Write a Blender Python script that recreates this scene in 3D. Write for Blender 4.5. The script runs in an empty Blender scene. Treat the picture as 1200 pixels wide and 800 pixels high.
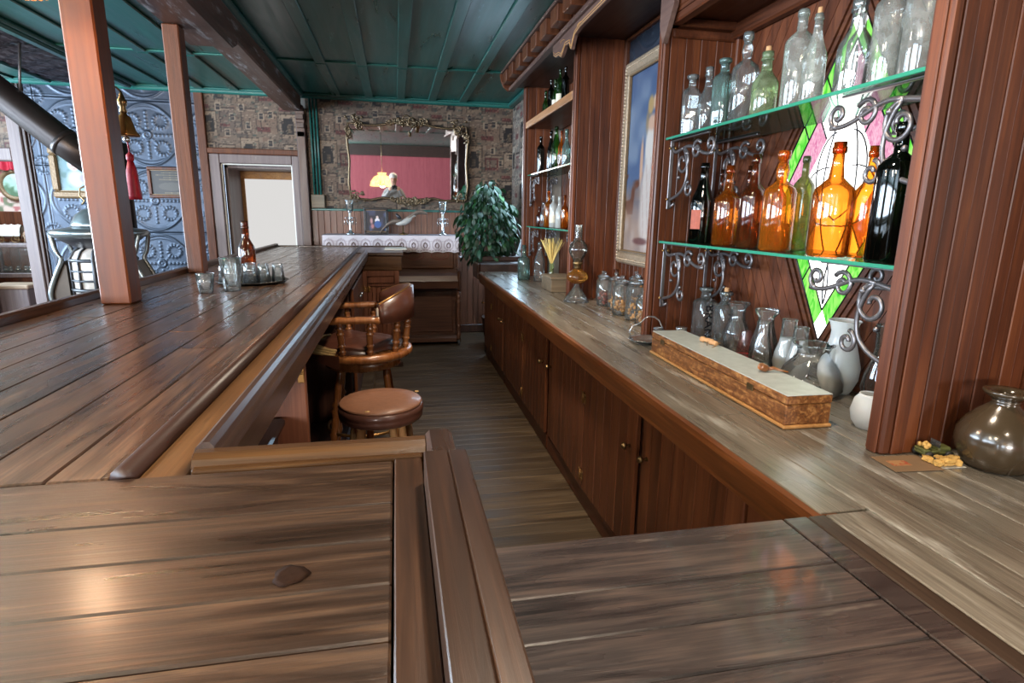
import bpy, math, random
import numpy as np
from mathutils import Vector, Matrix
random.seed(7)
RNG = np.random.RandomState(11)
PI = math.pi
SC = bpy.context.scene
COL = SC.collection
# ---------------------------------------------------------------- camera
cam_d = bpy.data.cameras.new('camera'); cam = bpy.data.objects.new('camera', cam_d); COL.objects.link(cam)
cam_d.sensor_width = 36.0; cam_d.lens = 668.26 / 1200 * 36; cam_d.clip_start = 0.02; cam_d.clip_end = 60
_p, _r, _y = 0.219414, 0.0146347, 0.199803
cy, sy = math.cos(_y), math.sin(_y)
f = Vector((sy, cy, 0)); r = Vector((cy, -sy, 0)); u = Vector((0, 0, 1))
f2 = f * math.cos(_p) - u * math.sin(_p); u2 = u * math.cos(_p) + f * math.sin(_p)
r3 = r * math.cos(_r) + u2 * math.sin(_r); u3 = -r * math.sin(_r) + u2 * math.cos(_r)
cm = Matrix((r3, u3, -f2)).transposed().to_4x4(); cm.translation = Vector((0, 0, 1.48))
cam.matrix_world = cm
SC.camera = cam
# ---------------------------------------------------------------- world, lights, exposure
SC.view_settings.view_transform = 'Standard'; SC.view_settings.look = 'None'
SC.view_settings.gamma = 1.0; SC.view_settings.use_curve_mapping = False
SC.view_settings.exposure = 0.72
SC.cycles.transparent_max_bounces = 40
SC.cycles.max_bounces = 8; SC.cycles.diffuse_bounces = 4; SC.cycles.glossy_bounces = 4
SC.cycles.caustics_reflective = False; SC.cycles.caustics_refractive = False
SC.cycles.sample_clamp_indirect = 6.0
w = bpy.data.worlds.new('world'); SC.world = w; w.use_nodes = True
bg = w.node_tree.nodes['Background']; bg.inputs[0].default_value = (0.62, 0.78, 1.0, 1); bg.inputs[1].default_value = 2.2

def area(name, loc, target, sx, sy_, power, color):
    d = bpy.data.lights.new(name, 'AREA'); d.shape = 'RECTANGLE'; d.size = sx; d.size_y = sy_
    d.energy = power; d.color = color
    o = bpy.data.objects.new(name, d); COL.objects.link(o); o.location = loc
    o.rotation_euler = (Vector(target) - Vector(loc)).to_track_quat('-Z', 'Y').to_euler()
    return o
def point(name, loc, power, color, radius):
    d = bpy.data.lights.new(name, 'POINT'); d.energy = power; d.color = color; d.shadow_soft_size = radius
    o = bpy.data.objects.new(name, d); COL.objects.link(o); o.location = loc
    return o
COOL = (0.66, 0.83, 1.0); WARM = (1.0, 0.72, 0.45); NEU = (1.0, 0.95, 0.9)
for y, wd in ((-7.4, 4.4), (-1.3, 4.4), (4.6, 4.0)):        # cool fill lamps at three openings added to the unseen left wall
    area('fill_area_light', (-6.35, y, 1.70), (0, y, 1.9), wd, 1.75, 470, COOL)
area('fill_area_light', (-4.1, -11.9, 1.7), (-1.0, 0, 1.0), 3.0, 1.4, 600, NEU)      # added fill lamp at an opening cut in the unseen back wall
area('fill_area_light', (4.9, -6.0, 1.7), (0, -5, 1.2), 3.0, 1.4, 260, NEU)       # unseen fill lamp before the closed right wall behind the camera
area('side_door_light', (1.38, 6.55, 1.25), (0, 5.6, 0.0), 0.8, 1.7, 34, (.55,.78,1.0))      # glazed side door beyond the back bar
area('fill_area_light', (-5.2, 8.2, 2.5), (-4.6, 8.6, 0.5), 1.2, 0.8, 45, COOL)        # unseen area lamp that brightens the next room

# ---------------------------------------------------------------- mesh helpers
class MB:
    def __init__(s): s.v = []; s.f = []; s.sm = []
    def add(s, vs, fs, smooth=False):
        b = len(s.v); s.v += [tuple(p) for p in vs]
        for q in fs: s.f.append(tuple(b + i for i in q)); s.sm.append(smooth)
        return s
    def box(s, x0, y0, z0, x1, y1, z1):
        return s.add([(x0,y0,z0),(x1,y0,z0),(x1,y1,z0),(x0,y1,z0),(x0,y0,z1),(x1,y0,z1),(x1,y1,z1),(x0,y1,z1)],
                     [(0,3,2,1),(4,5,6,7),(0,1,5,4),(1,2,6,5),(2,3,7,6),(3,0,4,7)])
    def cbox(s, x0, y0, z0, x1, y1, z1, b=0.004, rot=None, c=None):
        b = min(b, (x1-x0)*.45, (y1-y0)*.45, (z1-z0)*.45)
        C = ((x0+x1)/2, (y0+y1)/2, (z0+z1)/2); h = ((x1-x0)/2, (y1-y0)/2, (z1-z0)/2)
        vs = []; idx = {}
        for sx in (-1,1):
            for sy_ in (-1,1):
                for sz in (-1,1):
                    for a in range(3):
                        d = [h[0]-b, h[1]-b, h[2]-b]; d[a] = h[a]
                        idx[(sx,sy_,sz,a)] = len(vs)
                        vs.append((C[0]+sx*d[0], C[1]+sy_*d[1], C[2]+sz*d[2]))
        fs = []
        S = (-1,1)
        for t in S:
            fs.append([idx[(t,-1,-1,0)], idx[(t,1,-1,0)], idx[(t,1,1,0)], idx[(t,-1,1,0)]][::t])
            fs.append([idx[(-1,t,-1,1)], idx[(-1,t,1,1)], idx[(1,t,1,1)], idx[(1,t,-1,1)]][::t])
            fs.append([idx[(-1,-1,t,2)], idx[(1,-1,t,2)], idx[(1,1,t,2)], idx[(-1,1,t,2)]][::t])
        for p in S:
            for q in S:
                fs.append([idx[(p,q,-1,0)], idx[(p,q,-1,1)], idx[(p,q,1,1)], idx[(p,q,1,0)]][::p*q])
                fs.append([idx[(p,-1,q,2)], idx[(p,-1,q,0)], idx[(p,1,q,0)], idx[(p,1,q,2)]][::p*q])
                fs.append([idx[(-1,p,q,1)], idx[(-1,p,q,2)], idx[(1,p,q,2)], idx[(1,p,q,1)]][::p*q])
                for k in S:
                    fs.append([idx[(p,q,k,0)], idx[(p,q,k,1)], idx[(p,q,k,2)]][::p*q*k])
        if rot is not None:
            cc = Vector(c or C); vs = [tuple(rot @ (Vector(v) - cc) + cc) for v in vs]
        return s.add(vs, fs)
    def prism(s, poly, a0, a1, axis='x'):
        n = len(poly)
        def P(a, q):
            return {'x': (a, q[0], q[1]), 'y': (q[0], a, q[1]), 'z': (q[0], q[1], a)}[axis]
        vs = [P(a0, q) for q in poly] + [P(a1, q) for q in poly]
        fs = [tuple(range(n))[::-1], tuple(range(n, 2*n))] + [(i, (i+1) % n, n+(i+1) % n, n+i) for i in range(n)]
        return s.add(vs, fs)
    def lathe(s, prof, c=(0,0,0), n=20, axis='z', smooth=True, wob=None, rot=None):
        vs = []; m = len(prof)
        for i, (rr, z) in enumerate(prof):
            for k in range(n):
                a = 2*PI*k/n; q = rr * (wob(a, i) if wob else 1)
                p = (q*math.cos(a), q*math.sin(a), z)
                if axis == 'x': p = (z, p[0], p[1])
                elif axis == 'y': p = (p[0], z, p[1])
                if rot is not None: p = rot @ Vector(p)
                vs.append((p[0]+c[0], p[1]+c[1], p[2]+c[2]))
        fs = []
        for i in range(m-1):
            for k in range(n):
                a, b = i*n+k, i*n+(k+1) % n
                fs.append((a, b, b+n, a+n))
        if prof[0][0] > 1e-4: fs.append(tuple(range(n))[::-1])
        if prof[-1][0] > 1e-4 and not getattr(s, 'open', False): fs.append(tuple(range((m-1)*n, m*n)))
        return s.add(vs, fs, smooth)
    def tube(s, path, rad, n=8, closed=False, flat=1.0):
        P = [Vector(p) for p in path]; N = len(P); R = rad if isinstance(rad, (list, tuple)) else [rad]*N
        vs = []; prev = None
        for i, p in enumerate(P):
            t = (P[(i+1) % N] - P[i-1]) if closed else (P[min(i+1, N-1)] - P[max(i-1, 0)])
            t.normalize()
            if prev is None:
                ref = Vector((0,0,1)) if abs(t.z) < .9 else Vector((1,0,0)); a = t.cross(ref).normalized()
            else:
                a = (prev - t*prev.dot(t)); a = a.normalized() if a.length > 1e-6 else t.orthogonal().normalized()
            b = t.cross(a); prev = a
            for k in range(n):
                q = 2*PI*k/n; vs.append(p + a*math.cos(q)*R[i] + b*math.sin(q)*R[i]*flat)
        fs = []; M = N if closed else N-1
        for i in range(M):
            for k in range(n):
                a0 = i*n+k; b0 = i*n+(k+1) % n; j = ((i+1) % N)*n
                fs.append((a0, b0, j+(k+1) % n, j+k))
        if not closed: fs += [tuple(range(n))[::-1], tuple(range((N-1)*n, N*n))]
        return s.add(vs, fs, True)
    def ball(s, c, rr, n=12, sc=(1,1,1)):
        m = n//2; prof = [(max(math.sin(PI*i/m), 1e-5), -math.cos(PI*i/m)) for i in range(m+1)]
        vs = []
        for q, z in prof:
            for k in range(n):
                a = 2*PI*k/n; vs.append((c[0]+rr*sc[0]*q*math.cos(a), c[1]+rr*sc[1]*q*math.sin(a), c[2]+rr*sc[2]*z))
        return s.add(vs, [(i*n+k, i*n+(k+1) % n, (i+1)*n+(k+1) % n, (i+1)*n+k) for i in range(m) for k in range(n)], True)
    def mesh(s, name):
        me = bpy.data.meshes.new(name); me.from_pydata(s.v, [], s.f)
        me.polygons.foreach_set('use_smooth', s.sm); me.update(); return me
    def build(s, name, mat, parent=None, loc=None, kind=None, label=None):
        me = s.mesh(name); me.materials.append(mat)
        return place(name, me, parent, loc, kind, label)
def place(name, me, parent=None, loc=None, kind=None, label=None, rot=None):
    o = bpy.data.objects.new(name, me); COL.objects.link(o)
    if parent is not None: o.parent = parent
    if loc is not None: o.location = loc
    if rot is not None: o.rotation_euler = rot
    if kind: o['kind'] = kind
    if label: o['label'] = label
    return o
def thing(name, label, cat, loc=(0,0,0), rz=0, group=None, kind=None):
    o = bpy.data.objects.new(name, None); COL.objects.link(o); o.location = loc; o.rotation_euler = (0,0,rz)
    o.empty_display_size = .05
    o['label'] = label; o['category'] = cat
    if group: o['group'] = group
    if kind: o['kind'] = kind
    return o
def tag(o, label, cat, group=None):
    o['label'] = label; o['category'] = cat
    if group: o['group'] = group
    return o
def root(name): 
    o = bpy.data.objects.new(name, None); COL.objects.link(o); o['kind'] = 'structure'; return o

# ---------------------------------------------------------------- materials
def lin(c):
    return tuple(((x/255)/12.92 if x/255 <= .04045 else ((x/255+.055)/1.055)**2.4) for x in c) + (1,)
def newmat(name):
    m = bpy.data.materials.new(name); m.use_nodes = True; nt = m.node_tree
    return m, nt, nt.nodes, nt.links, nt.nodes['Principled BSDF']
def plain(name, c, rough=.5, metal=0, noise=.12, nscale=12, bump=.0, coat=0, spec=.5):
    m, nt, N, L, B = newmat(name)
    tc = N.new('ShaderNodeTexCoord'); nz = N.new('ShaderNodeTexNoise'); nz.inputs['Scale'].default_value = nscale; nz.inputs['Detail'].default_value = 4
    L.new(tc.outputs['Object'], nz.inputs['Vector'])
    mx = N.new('ShaderNodeMixRGB'); c = lin(c)
    mx.inputs[1].default_value = tuple(x*(1-noise) for x in c[:3])+(1,); mx.inputs[2].default_value = tuple(min(1, x*(1+noise)) for x in c[:3])+(1,)
    L.new(nz.outputs['Fac'], mx.inputs[0]); L.new(mx.outputs[0], B.inputs['Base Color'])
    B.inputs['Roughness'].default_value = rough; B.inputs['Metallic'].default_value = metal
    B.inputs['Specular IOR Level'].default_value = spec
    if coat: B.inputs['Coat Weight'].default_value = coat; B.inputs['Coat Roughness'].default_value = .12
    if bump:
        bp = N.new('ShaderNodeBump'); bp.inputs['Strength'].default_value = bump; bp.inputs['Distance'].default_value = .004
        L.new(nz.outputs['Fac'], bp.inputs['Height']); L.new(bp.outputs[0], B.inputs['Normal'])
    return m
def wood(name, c1, c2, c3, axis='y', rough=(.25,.5), fine=60, var=.35, bump=.25, worn=None, coat=0.0, spec=.5, blotch=3.0, stretch=.03):
    m, nt, N, L, B = newmat(name)
    tc = N.new('ShaderNodeTexCoord'); oi = N.new('ShaderNodeObjectInfo')
    off = N.new('ShaderNodeVectorMath'); off.operation = 'SCALE'; off.inputs[0].default_value = (13.1, 7.7, 5.3); L.new(oi.outputs['Random'], off.inputs['Scale'])
    ad = N.new('ShaderNodeVectorMath'); ad.operation = 'ADD'; L.new(tc.outputs['Object'], ad.inputs[0]); L.new(off.outputs[0], ad.inputs[1])
    def mapped(sc_along, sc_across):
        mp = N.new('ShaderNodeMapping'); s = [sc_across]*3; s['xyz'.index(axis)] = sc_along; mp.inputs['Scale'].default_value = s
        L.new(ad.outputs[0], mp.inputs['Vector']); return mp
    n1 = N.new('ShaderNodeTexNoise'); n1.inputs['Scale'].default_value = 1; n1.inputs['Detail'].default_value = 8; n1.inputs['Roughness'].default_value = .68; n1.inputs['Distortion'].default_value = .6
    L.new(mapped(fine*stretch, fine).outputs[0], n1.inputs['Vector'])
    n2 = N.new('ShaderNodeTexNoise'); n2.inputs['Scale'].default_value = 1; n2.inputs['Detail'].default_value = 3; n2.inputs['Distortion'].default_value = 1.2
    L.new(mapped(blotch*.35, blotch*3).outputs[0], n2.inputs['Vector'])
    rp = N.new('ShaderNodeValToRGB'); e = rp.color_ramp.elements
    e[0].position = .3; e[0].color = lin(c1); e[1].position = .72; e[1].color = lin(c3); x = e.new(.5); x.color = lin(c2)
    ma = N.new('ShaderNodeMath'); ma.operation = 'MULTIPLY_ADD'; ma.inputs[1].default_value = .55; L.new(n1.outputs['Fac'], ma.inputs[0])
    mb_ = N.new('ShaderNodeMath'); mb_.operation = 'MULTIPLY'; mb_.inputs[1].default_value = .45; L.new(n2.outputs['Fac'], mb_.inputs[0]); L.new(mb_.outputs[0], ma.inputs[2])
    L.new(ma.outputs[0], rp.inputs[0])
    col = rp.outputs[0]
    if worn:
        n3 = N.new('ShaderNodeTexNoise'); n3.inputs['Scale'].default_value = 1; n3.inputs['Detail'].default_value = 6; n3.inputs['Roughness'].default_value = .7
        L.new(mapped(2.2, 14).outputs[0], n3.inputs['Vector'])
        r3_ = N.new('ShaderNodeValToRGB'); r3_.color_ramp.elements[0].position = worn[1]; r3_.color_ramp.elements[1].position = worn[1]+.14
        L.new(n3.outputs['Fac'], r3_.inputs[0])
        mw = N.new('ShaderNodeMixRGB'); mw.inputs[2].default_value = lin(worn[0]); L.new(r3_.outputs[0], mw.inputs[0]); L.new(col, mw.inputs[1]); col = mw.outputs[0]
    hs = N.new('ShaderNodeHueSaturation'); mr = N.new('ShaderNodeMapRange'); mr.inputs['To Min'].default_value = 1-var; mr.inputs['To Max'].default_value = 1+var
    L.new(oi.outputs['Random'], mr.inputs['Value']); L.new(mr.outputs[0], hs.inputs['Value']); L.new(col, hs.inputs['Color']); L.new(hs.outputs[0], B.inputs['Base Color'])
    rr = N.new('ShaderNodeMapRange'); rr.inputs['From Min'].default_value = .3; rr.inputs['From Max'].default_value = .7
    rr.inputs['To Min'].default_value = rough[0]; rr.inputs['To Max'].default_value = rough[1]; L.new(n2.outputs['Fac'], rr.inputs['Value']); L.new(rr.outputs[0], B.inputs['Roughness'])
    B.inputs['Specular IOR Level'].default_value = spec
    if coat: B.inputs['Coat Weight'].default_value = coat; B.inputs['Coat Roughness'].default_value = .07 if coat > .5 else .2
    bp = N.new('ShaderNodeBump'); bp.inputs['Strength'].default_value = bump; bp.inputs['Distance'].default_value = .002
    L.new(n1.outputs['Fac'], bp.inputs['Height']); L.new(bp.outputs[0], B.inputs['Normal'])
    return m
def glass(name, c, rough=.03, refl=.55, frost=0.0, frost_c=(225,232,235), ior=1.45, dirt=.0, rim=0.0):
    m, nt, N, L, B = newmat(name); N.remove(B); out = N['Material Output']
    tr = N.new('ShaderNodeBsdfTransparent'); tr.inputs[0].default_value = lin(c)
    if rim:   # thicker look of the wall where it is seen edge on
        lw2 = N.new('ShaderNodeLayerWeight'); lw2.inputs['Blend'].default_value = .28
        mc = N.new('ShaderNodeMixRGB'); mc.inputs[1].default_value = lin(c); mc.inputs[2].default_value = tuple(x*(1-rim) for x in lin(c)[:3])+(1,)
        L.new(lw2.outputs['Facing'], mc.inputs[0]); L.new(mc.outputs[0], tr.inputs[0])
    gl = N.new('ShaderNodeBsdfGlossy'); gl.inputs['Roughness'].default_value = rough
    tc = N.new('ShaderNodeTexCoord'); nz = N.new('ShaderNodeTexNoise'); nz.inputs['Scale'].default_value = 7; nz.inputs['Detail'].default_value = 3
    L.new(tc.outputs['Object'], nz.inputs['Vector']); bp = N.new('ShaderNodeBump'); bp.inputs['Strength'].default_value = .02; bp.inputs['Distance'].default_value = .003
    L.new(nz.outputs['Fac'], bp.inputs['Height']); L.new(bp.outputs[0], gl.inputs['Normal'])
    lw = N.new('ShaderNodeFresnel'); lw.inputs['IOR'].default_value = ior
    mu = N.new('ShaderNodeMath'); mu.operation = 'MULTIPLY_ADD'; mu.inputs[1].default_value = refl*1.6; mu.inputs[2].default_value = .02; mu.use_clamp = True; L.new(lw.outputs[0], mu.inputs[0])
    mx = N.new('ShaderNodeMixShader'); L.new(mu.outputs[0], mx.inputs[0])
    base = tr.outputs[0]
    if frost or dirt:
        df = N.new('ShaderNodeBsdfDiffuse'); df.inputs[0].default_value = lin(frost_c); tl = N.new('ShaderNodeBsdfTranslucent'); tl.inputs[0].default_value = lin(frost_c)
        ms = N.new('ShaderNodeMixShader'); ms.inputs[0].default_value = .5; L.new(df.outputs[0], ms.inputs[1]); L.new(tl.outputs[0], ms.inputs[2])
        m2 = N.new('ShaderNodeMixShader'); m2.inputs[0].default_value = frost
        if dirt:
            n3 = N.new('ShaderNodeTexNoise'); n3.inputs['Scale'].default_value = 30; n3.inputs['Detail'].default_value = 5; L.new(tc.outputs['Object'], n3.inputs['Vector'])
            q = N.new('ShaderNodeMapRange'); q.inputs['From Min'].default_value = .35; q.inputs['From Max'].default_value = .75; q.inputs['To Min'].default_value = frost; q.inputs['To Max'].default_value = frost+dirt
            L.new(n3.outputs['Fac'], q.inputs['Value']); L.new(q.outputs[0], m2.inputs[0])
        L.new(base, m2.inputs[1]); L.new(ms.outputs[0], m2.inputs[2]); base = m2.outputs[0]
    L.new(base, mx.inputs[1]); L.new(gl.outputs[0], mx.inputs[2]); L.new(mx.outputs[0], out.inputs[0])
    return m
def emit(name, c, strength, noise=0, nscale=20, c2=None):
    m, nt, N, L, B = newmat(name); N.remove(B); em = N.new('ShaderNodeEmission'); em.inputs[0].default_value = lin(c); em.inputs[1].default_value = strength
    if c2:
        tc = N.new('ShaderNodeTexCoord'); nz = N.new('ShaderNodeTexNoise'); nz.inputs['Scale'].default_value = nscale; nz.inputs['Detail'].default_value = 4; nz.inputs['Distortion'].default_value = 2
        mp = N.new('ShaderNodeMapping'); mp.inputs['Scale'].default_value = (1,1,.35); L.new(tc.outputs['Object'], mp.inputs[0]); L.new(mp.outputs[0], nz.inputs['Vector'])
        rp = N.new('ShaderNodeValToRGB'); rp.color_ramp.elements[0].color = lin(c); rp.color_ramp.elements[1].color = lin(c2); rp.color_ramp.elements[0].position = .35; rp.color_ramp.elements[1].position = .65
        L.new(nz.outputs['Fac'], rp.inputs[0]); L.new(rp.outputs[0], em.inputs[0])
    L.new(em.outputs[0], N['Material Output'].inputs[0]); return m
def vcol(name, rough=.6, spec=.3):
    m, nt, N, L, B = newmat(name); a = N.new('ShaderNodeVertexColor'); a.layer_name = 'Col'
    L.new(a.outputs[0], B.inputs['Base Color']); B.inputs['Roughness'].default_value = rough; B.inputs['Specular IOR Level'].default_value = spec
    return m
M = {}
M['bar'] = wood('bar_wood_long', (24,17,13), (70,49,36), (124,92,66), 'y', (.2,.40), 130, .3, .2, ((146,114,84), .60), coat=.45, blotch=6)
M['barx'] = wood('bar_wood_cross', (20,14,11), (60,42,31), (112,83,60), 'x', (.26,.44), 150, .2, .35, ((132,102,76), .62), coat=.2, blotch=7)
M['flap'] = wood('flap_wood', (30,27,30), (66,58,57), (110,92,83), 'x', (.20,.36), 150, .16, .25, ((126,116,108), .63), coat=.7, blotch=6)  # bluish cast of the reflected ceiling put into the base colour
M['edge'] = wood('edge_wood', (30,19,14), (60,39,27), (92,63,44), 'y', (.25,.42), 75, .12, .25, coat=.25)
M['edgex'] = wood('edge_wood_cross', (36,23,14), (72,47,26), (112,76,40), 'x', (.22,.4), 70, .1, .25, coat=.3)
M['gold'] = wood('channel_wood', (66,44,24), (108,74,42), (142,104,64), 'y', (.32,.5), 60, .1, .3, ((60,40,24), .6))
M['cnt'] = wood('back_counter_wood', (62,57,51), (108,101,91), (154,146,134), 'y', (.20,.40), 150, .12, .35, ((168,165,158), .56), coat=.4)
M['cfas'] = wood('counter_fascia_wood', (66,36,18), (112,64,32), (154,96,52), 'y', (.3,.5), 60, .1, .5, coat=.15)
M['cab'] = wood('cabinet_wood', (48,24,13), (86,47,27), (116,70,42), 'z', (.34,.5), 60, .14, .25, spec=.35, coat=.1)
M['raw'] = wood('raw_edge_wood', (140,96,50), (178,128,74), (204,160,104), 'y', (.5,.7), 60, .1, .4)
M['hutch'] = wood('hutch_wood', (40,18,8), (84,41,19), (120,66,33), 'z', (.38,.54), 70, .18, .25, spec=.35, coat=.05)
M['hutchy'] = wood('hutch_wood_y', (38,18,9), (76,38,20), (108,61,33), 'y', (.36,.5), 70, .12, .25, spec=.35, coat=.05)
M['dark'] = wood('dark_wood', (30,17,13), (52,31,24), (76,48,37), 'y', (.35,.5), 50, .15, .3)
M['darkz'] = wood('dark_wood_z', (34,20,16), (62,38,29), (86,55,42), 'z', (.35,.5), 50, .15, .3)
M['post'] = wood('post_wood', (72,34,12), (102,51,21), (124,66,30), 'z', (.35,.5), 30, .05, .2, spec=.35)
M['post2'] = wood('weathered_post_wood', (46,24,14), (88,48,28), (118,72,46), 'z', (.45,.6), 130, .05, .8, spec=.3)
M['beam'] = wood('beam_wood', (52,32,26), (86,54,42), (112,76,60), 'y', (.35,.55), 40, .08, .4, ((176,176,180), .56))
M['flapy'] = wood('dark_seam_wood', (28,22,18), (54,42,34), (80,63,51), 'y', (.3,.45), 60, .1, .2, coat=.2)
M['darkg'] = wood('grey_brown_moulding', (60,42,36), (88,64,56), (116,88,76), 'y', (.35,.5), 50, .1, .25)
M['gfloor'] = wood('floor_wood', (34,26,18), (70,56,40), (104,86,62), 'x', (.35,.55), 70, .2, .4, ((118,98,72), .66))
M['wains'] = wood('wainscot_wood', (70,44,34), (108,70,54), (132,92,72), 'z', (.35,.5), 60, .15, .25)
M['piano'] = wood('piano_wood', (52,32,24), (86,56,42), (116,80,62), 'x', (.3,.45), 45, .1, .2)
M['ret'] = wood('return_wood', (74,40,28), (112,66,46), (142,90,64), 'z', (.35,.5), 70, .12, .3)
M['chair'] = wood('chair_wood', (84,46,22), (132,80,42), (168,112,64), 'z', (.2,.35), 45, .06, .2, coat=.4)
M['stoolleg'] = wood('stool_leg_wood', (150,98,56), (196,142,92), (220,174,124), 'z', (.35,.5), 45, .06, .2)
M['frame'] = wood('door_frame_wood', (84,72,72), (110,94,92), (132,116,112), 'z', (.4,.6), 50, .1, .3)
M['shelfw'] = wood('shelf_edge_wood', (110,72,44), (150,104,66), (182,136,92), 'y', (.4,.6), 50, .1, .4)
M['burl'] = wood('burl_wood', (36,18,8), (120,72,34), (206,150,88), 'y', (.4,.55), 60, .05, .4, blotch=22, stretch=.7)
M['greyw'] = wood('grey_box_wood', (78,66,52), (120,104,84), (150,134,112), 'x', (.5,.7), 50, .1, .4)
M['crate'] = wood('pale_crate_wood', (150,124,100), (184,158,132), (206,184,160), 'x', (.5,.7), 40, .1, .3)
M['boxtop'] = plain('pale_grey_box_top', (176,180,176), .4, 0, .25, 30, .2)  # box top paler and greyer than the burl sides
M['leather'] = plain('brown_leather', (74,42,31), .32, 0, .4, 14, .6, coat=.2)
M['foam'] = plain('torn_foam_padding', (196,160,104), .9, 0, .3, 40, .8)
M['vinyl'] = plain('stool_vinyl', (128,88,66), .38, 0, .35, 40, .3, coat=.15)
M['teal'] = wood('teal_ceiling_paint', (18,66,62), (32,88,82), (52,110,104), 'y', (.26,.42), 20, .1, .15, ((92,136,134), .62))
M['tealx'] = wood('teal_ceiling_paint_x', (20,74,68), (32,98,90), (46,118,108), 'x', (.28,.45), 20, .1, .15)
M['tin'] = plain('pressed_tin', (52,59,71), .36, .6, .3, 9, .2)
M['tindark'] = plain('dark_pressed_tin', (66,58,62), .4, .6, .4, 14, .5)
M['iron'] = plain('wrought_iron', (104,98,98), .35, .7, .25, 30, .2)
M['blk'] = plain('black_metal', (26,26,30), .25, .3, .2, 20)
M['brass'] = plain('brass', (150,112,66), .32, .85, .3, 20)
M['brassd'] = plain('aged_brass', (120,98,66), .35, .9, .35, 20)
M['silver'] = plain('silver', (200,202,205), .22, .9, .15, 20)
M['gilt'] = plain('gilt_frame', (118,94,66), .45, .25, .5, 60, .9)
M['giltw'] = plain('pale_gilt_frame', (158,138,116), .38, .4, .6, 70, .9)
M['giltd'] = plain('dark_gilt_ornament', (104,88,68), .32, .8, .7, 80, .9)
M['stove'] = plain('stove_nickel', (120,126,128), .28, .7, .4, 8, .2)
M['stoved'] = plain('stove_iron', (56,56,60), .4, .5, .3, 10, .3)
M['mica'] = plain('mica_panes', (186,176,168), .3, .2, .5, 24)
M['pipe'] = plain('stovepipe_steel', (52,44,42), .35, .6, .3, 6)
M['mirror'] = None
m, nt, N, L, B = newmat('mirror_glass'); B.inputs['Base Color'].default_value = (.84,.84,.84,1); B.inputs['Metallic'].default_value = 1; B.inputs['Roughness'].default_value = .02
mz = N.new('ShaderNodeTexNoise'); mz.inputs['Scale'].default_value = 3; mr_ = N.new('ShaderNodeMapRange'); mr_.inputs['To Min'].default_value = .0; mr_.inputs['To Max'].default_value = .04; L.new(mz.outputs[0], mr_.inputs[0]); L.new(mr_.outputs[0], B.inputs['Roughness']); M['mirror'] = m
M['white'] = plain('off_white_paper', (214,210,200), .7, 0, .08, 20)
M['cork'] = plain('cork', (186,140,96), .8, 0, .3, 90, .4)
M['red'] = plain('red_silk', (170,28,48), .5, 0, .3, 40, .5)
M['jug'] = plain('brown_glazed_stoneware', (62,49,34), .2, .1, .3, 14, .15, coat=.5)
M['rock'] = plain('gold_ore_rock', (186,146,78), .7, 0, .6, 60, 1.)
M['olive'] = plain('olive_paint', (80,82,42), .5, 0, .2, 40)
M['rubber'] = plain('black_rubber', (34,32,30), .6, 0, .2, 30)
M['maroon'] = plain('maroon_panel', (58,26,26), .5, 0, .2, 10)
M['paper'] = plain('tan_card', (118,92,66), .8, 0, .2, 20)
M['straw'] = plain('dry_straw', (216,186,110), .7, 0, .2, 30)
M['plaster'] = plain('plaster', (168,160,150), .8, 0, .1, 3)
M['leaf'] = plain('ficus_leaf', (22,50,28), .5, 0, .5, 6, spec=.4)
M['bark'] = plain('ficus_bark', (92,66,46), .8, 0, .3, 30, .6)
M['pot'] = plain('plant_pot', (62,42,34), .6, 0, .2, 10)
M['vc'] = vcol('printed_surface'); M['vcp'] = vcol('painted_canvas', .4, .4)
M['oil'] = glass('amber_lamp_oil', (236,196,130), .05, .4, .25, (190,130,60))
M['g_amber'] = glass('amber_glass', (240,172,92), .07, .5, .12, (220,120,36), rim=.7)
M['g_orange'] = glass('orange_glass', (250,186,96), .07, .5, .18, (240,140,44), rim=.6)
M['g_brown'] = glass('brown_glass', (206,130,84), .07, .6, .08, (150,84,44), rim=.8, dirt=.12)
M['g_dark'] = glass('dark_green_glass', (52,62,40), .06, .8, .12, (24,26,20), rim=.8)
M['g_green'] = glass('green_glass', (130,190,110), .07, .6, .10, (60,110,50), rim=.7)
M['g_olive'] = glass('olive_glass', (150,158,70), .06, .5, .22, (150,160,110), rim=.6, dirt=.25)
M['g_clear'] = glass('clear_glass', (248,250,249), .04, .55, .06, (228,233,231), rim=.30, dirt=.10)
M['g_haze'] = glass('hazy_glass', (240,243,240), .06, .45, .16, (222,224,216), rim=.3, dirt=.25)
M['g_aqua'] = glass('aqua_glass', (186,214,208), .05, .55, .12, (178,204,196), rim=.5, dirt=.15)
M['g_lime'] = glass('pale_green_glass', (196,214,170), .06, .5, .20, (184,200,160), rim=.5, dirt=.25)
M['g_white'] = glass('white_bottle_glass', (240,240,236), .06, .4, .6, (236,236,230))
M['g_frost'] = glass('frosted_glass', (250,250,250), .2, .2, .85, (252,252,250))
M['g_thin'] = glass('thin_chimney_glass', (253,254,253), .03, .6, .05, (250,250,248), rim=.10, dirt=.05)
M['g_shelf'] = glass('glass_shelf', (196,226,214), .04, .45, .05, (160,200,184))
M['g_shelfe'] = glass('glass_shelf_edge', (60,190,150), .1, .5, .55, (90,206,170))
M['g_tumb'] = glass('pressed_glass', (250,252,252), .04, .8, .05, (240,244,245), rim=.35, ior=1.5, dirt=.10)
M['g_smoke'] = glass('smoky_lamp_glass', (232,226,218), .04, .6, .06, (210,200,186), rim=.3)
M['shade'] = emit('lit_shade', (255,176,70), 2.2, c2=(255,222,150))
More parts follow.
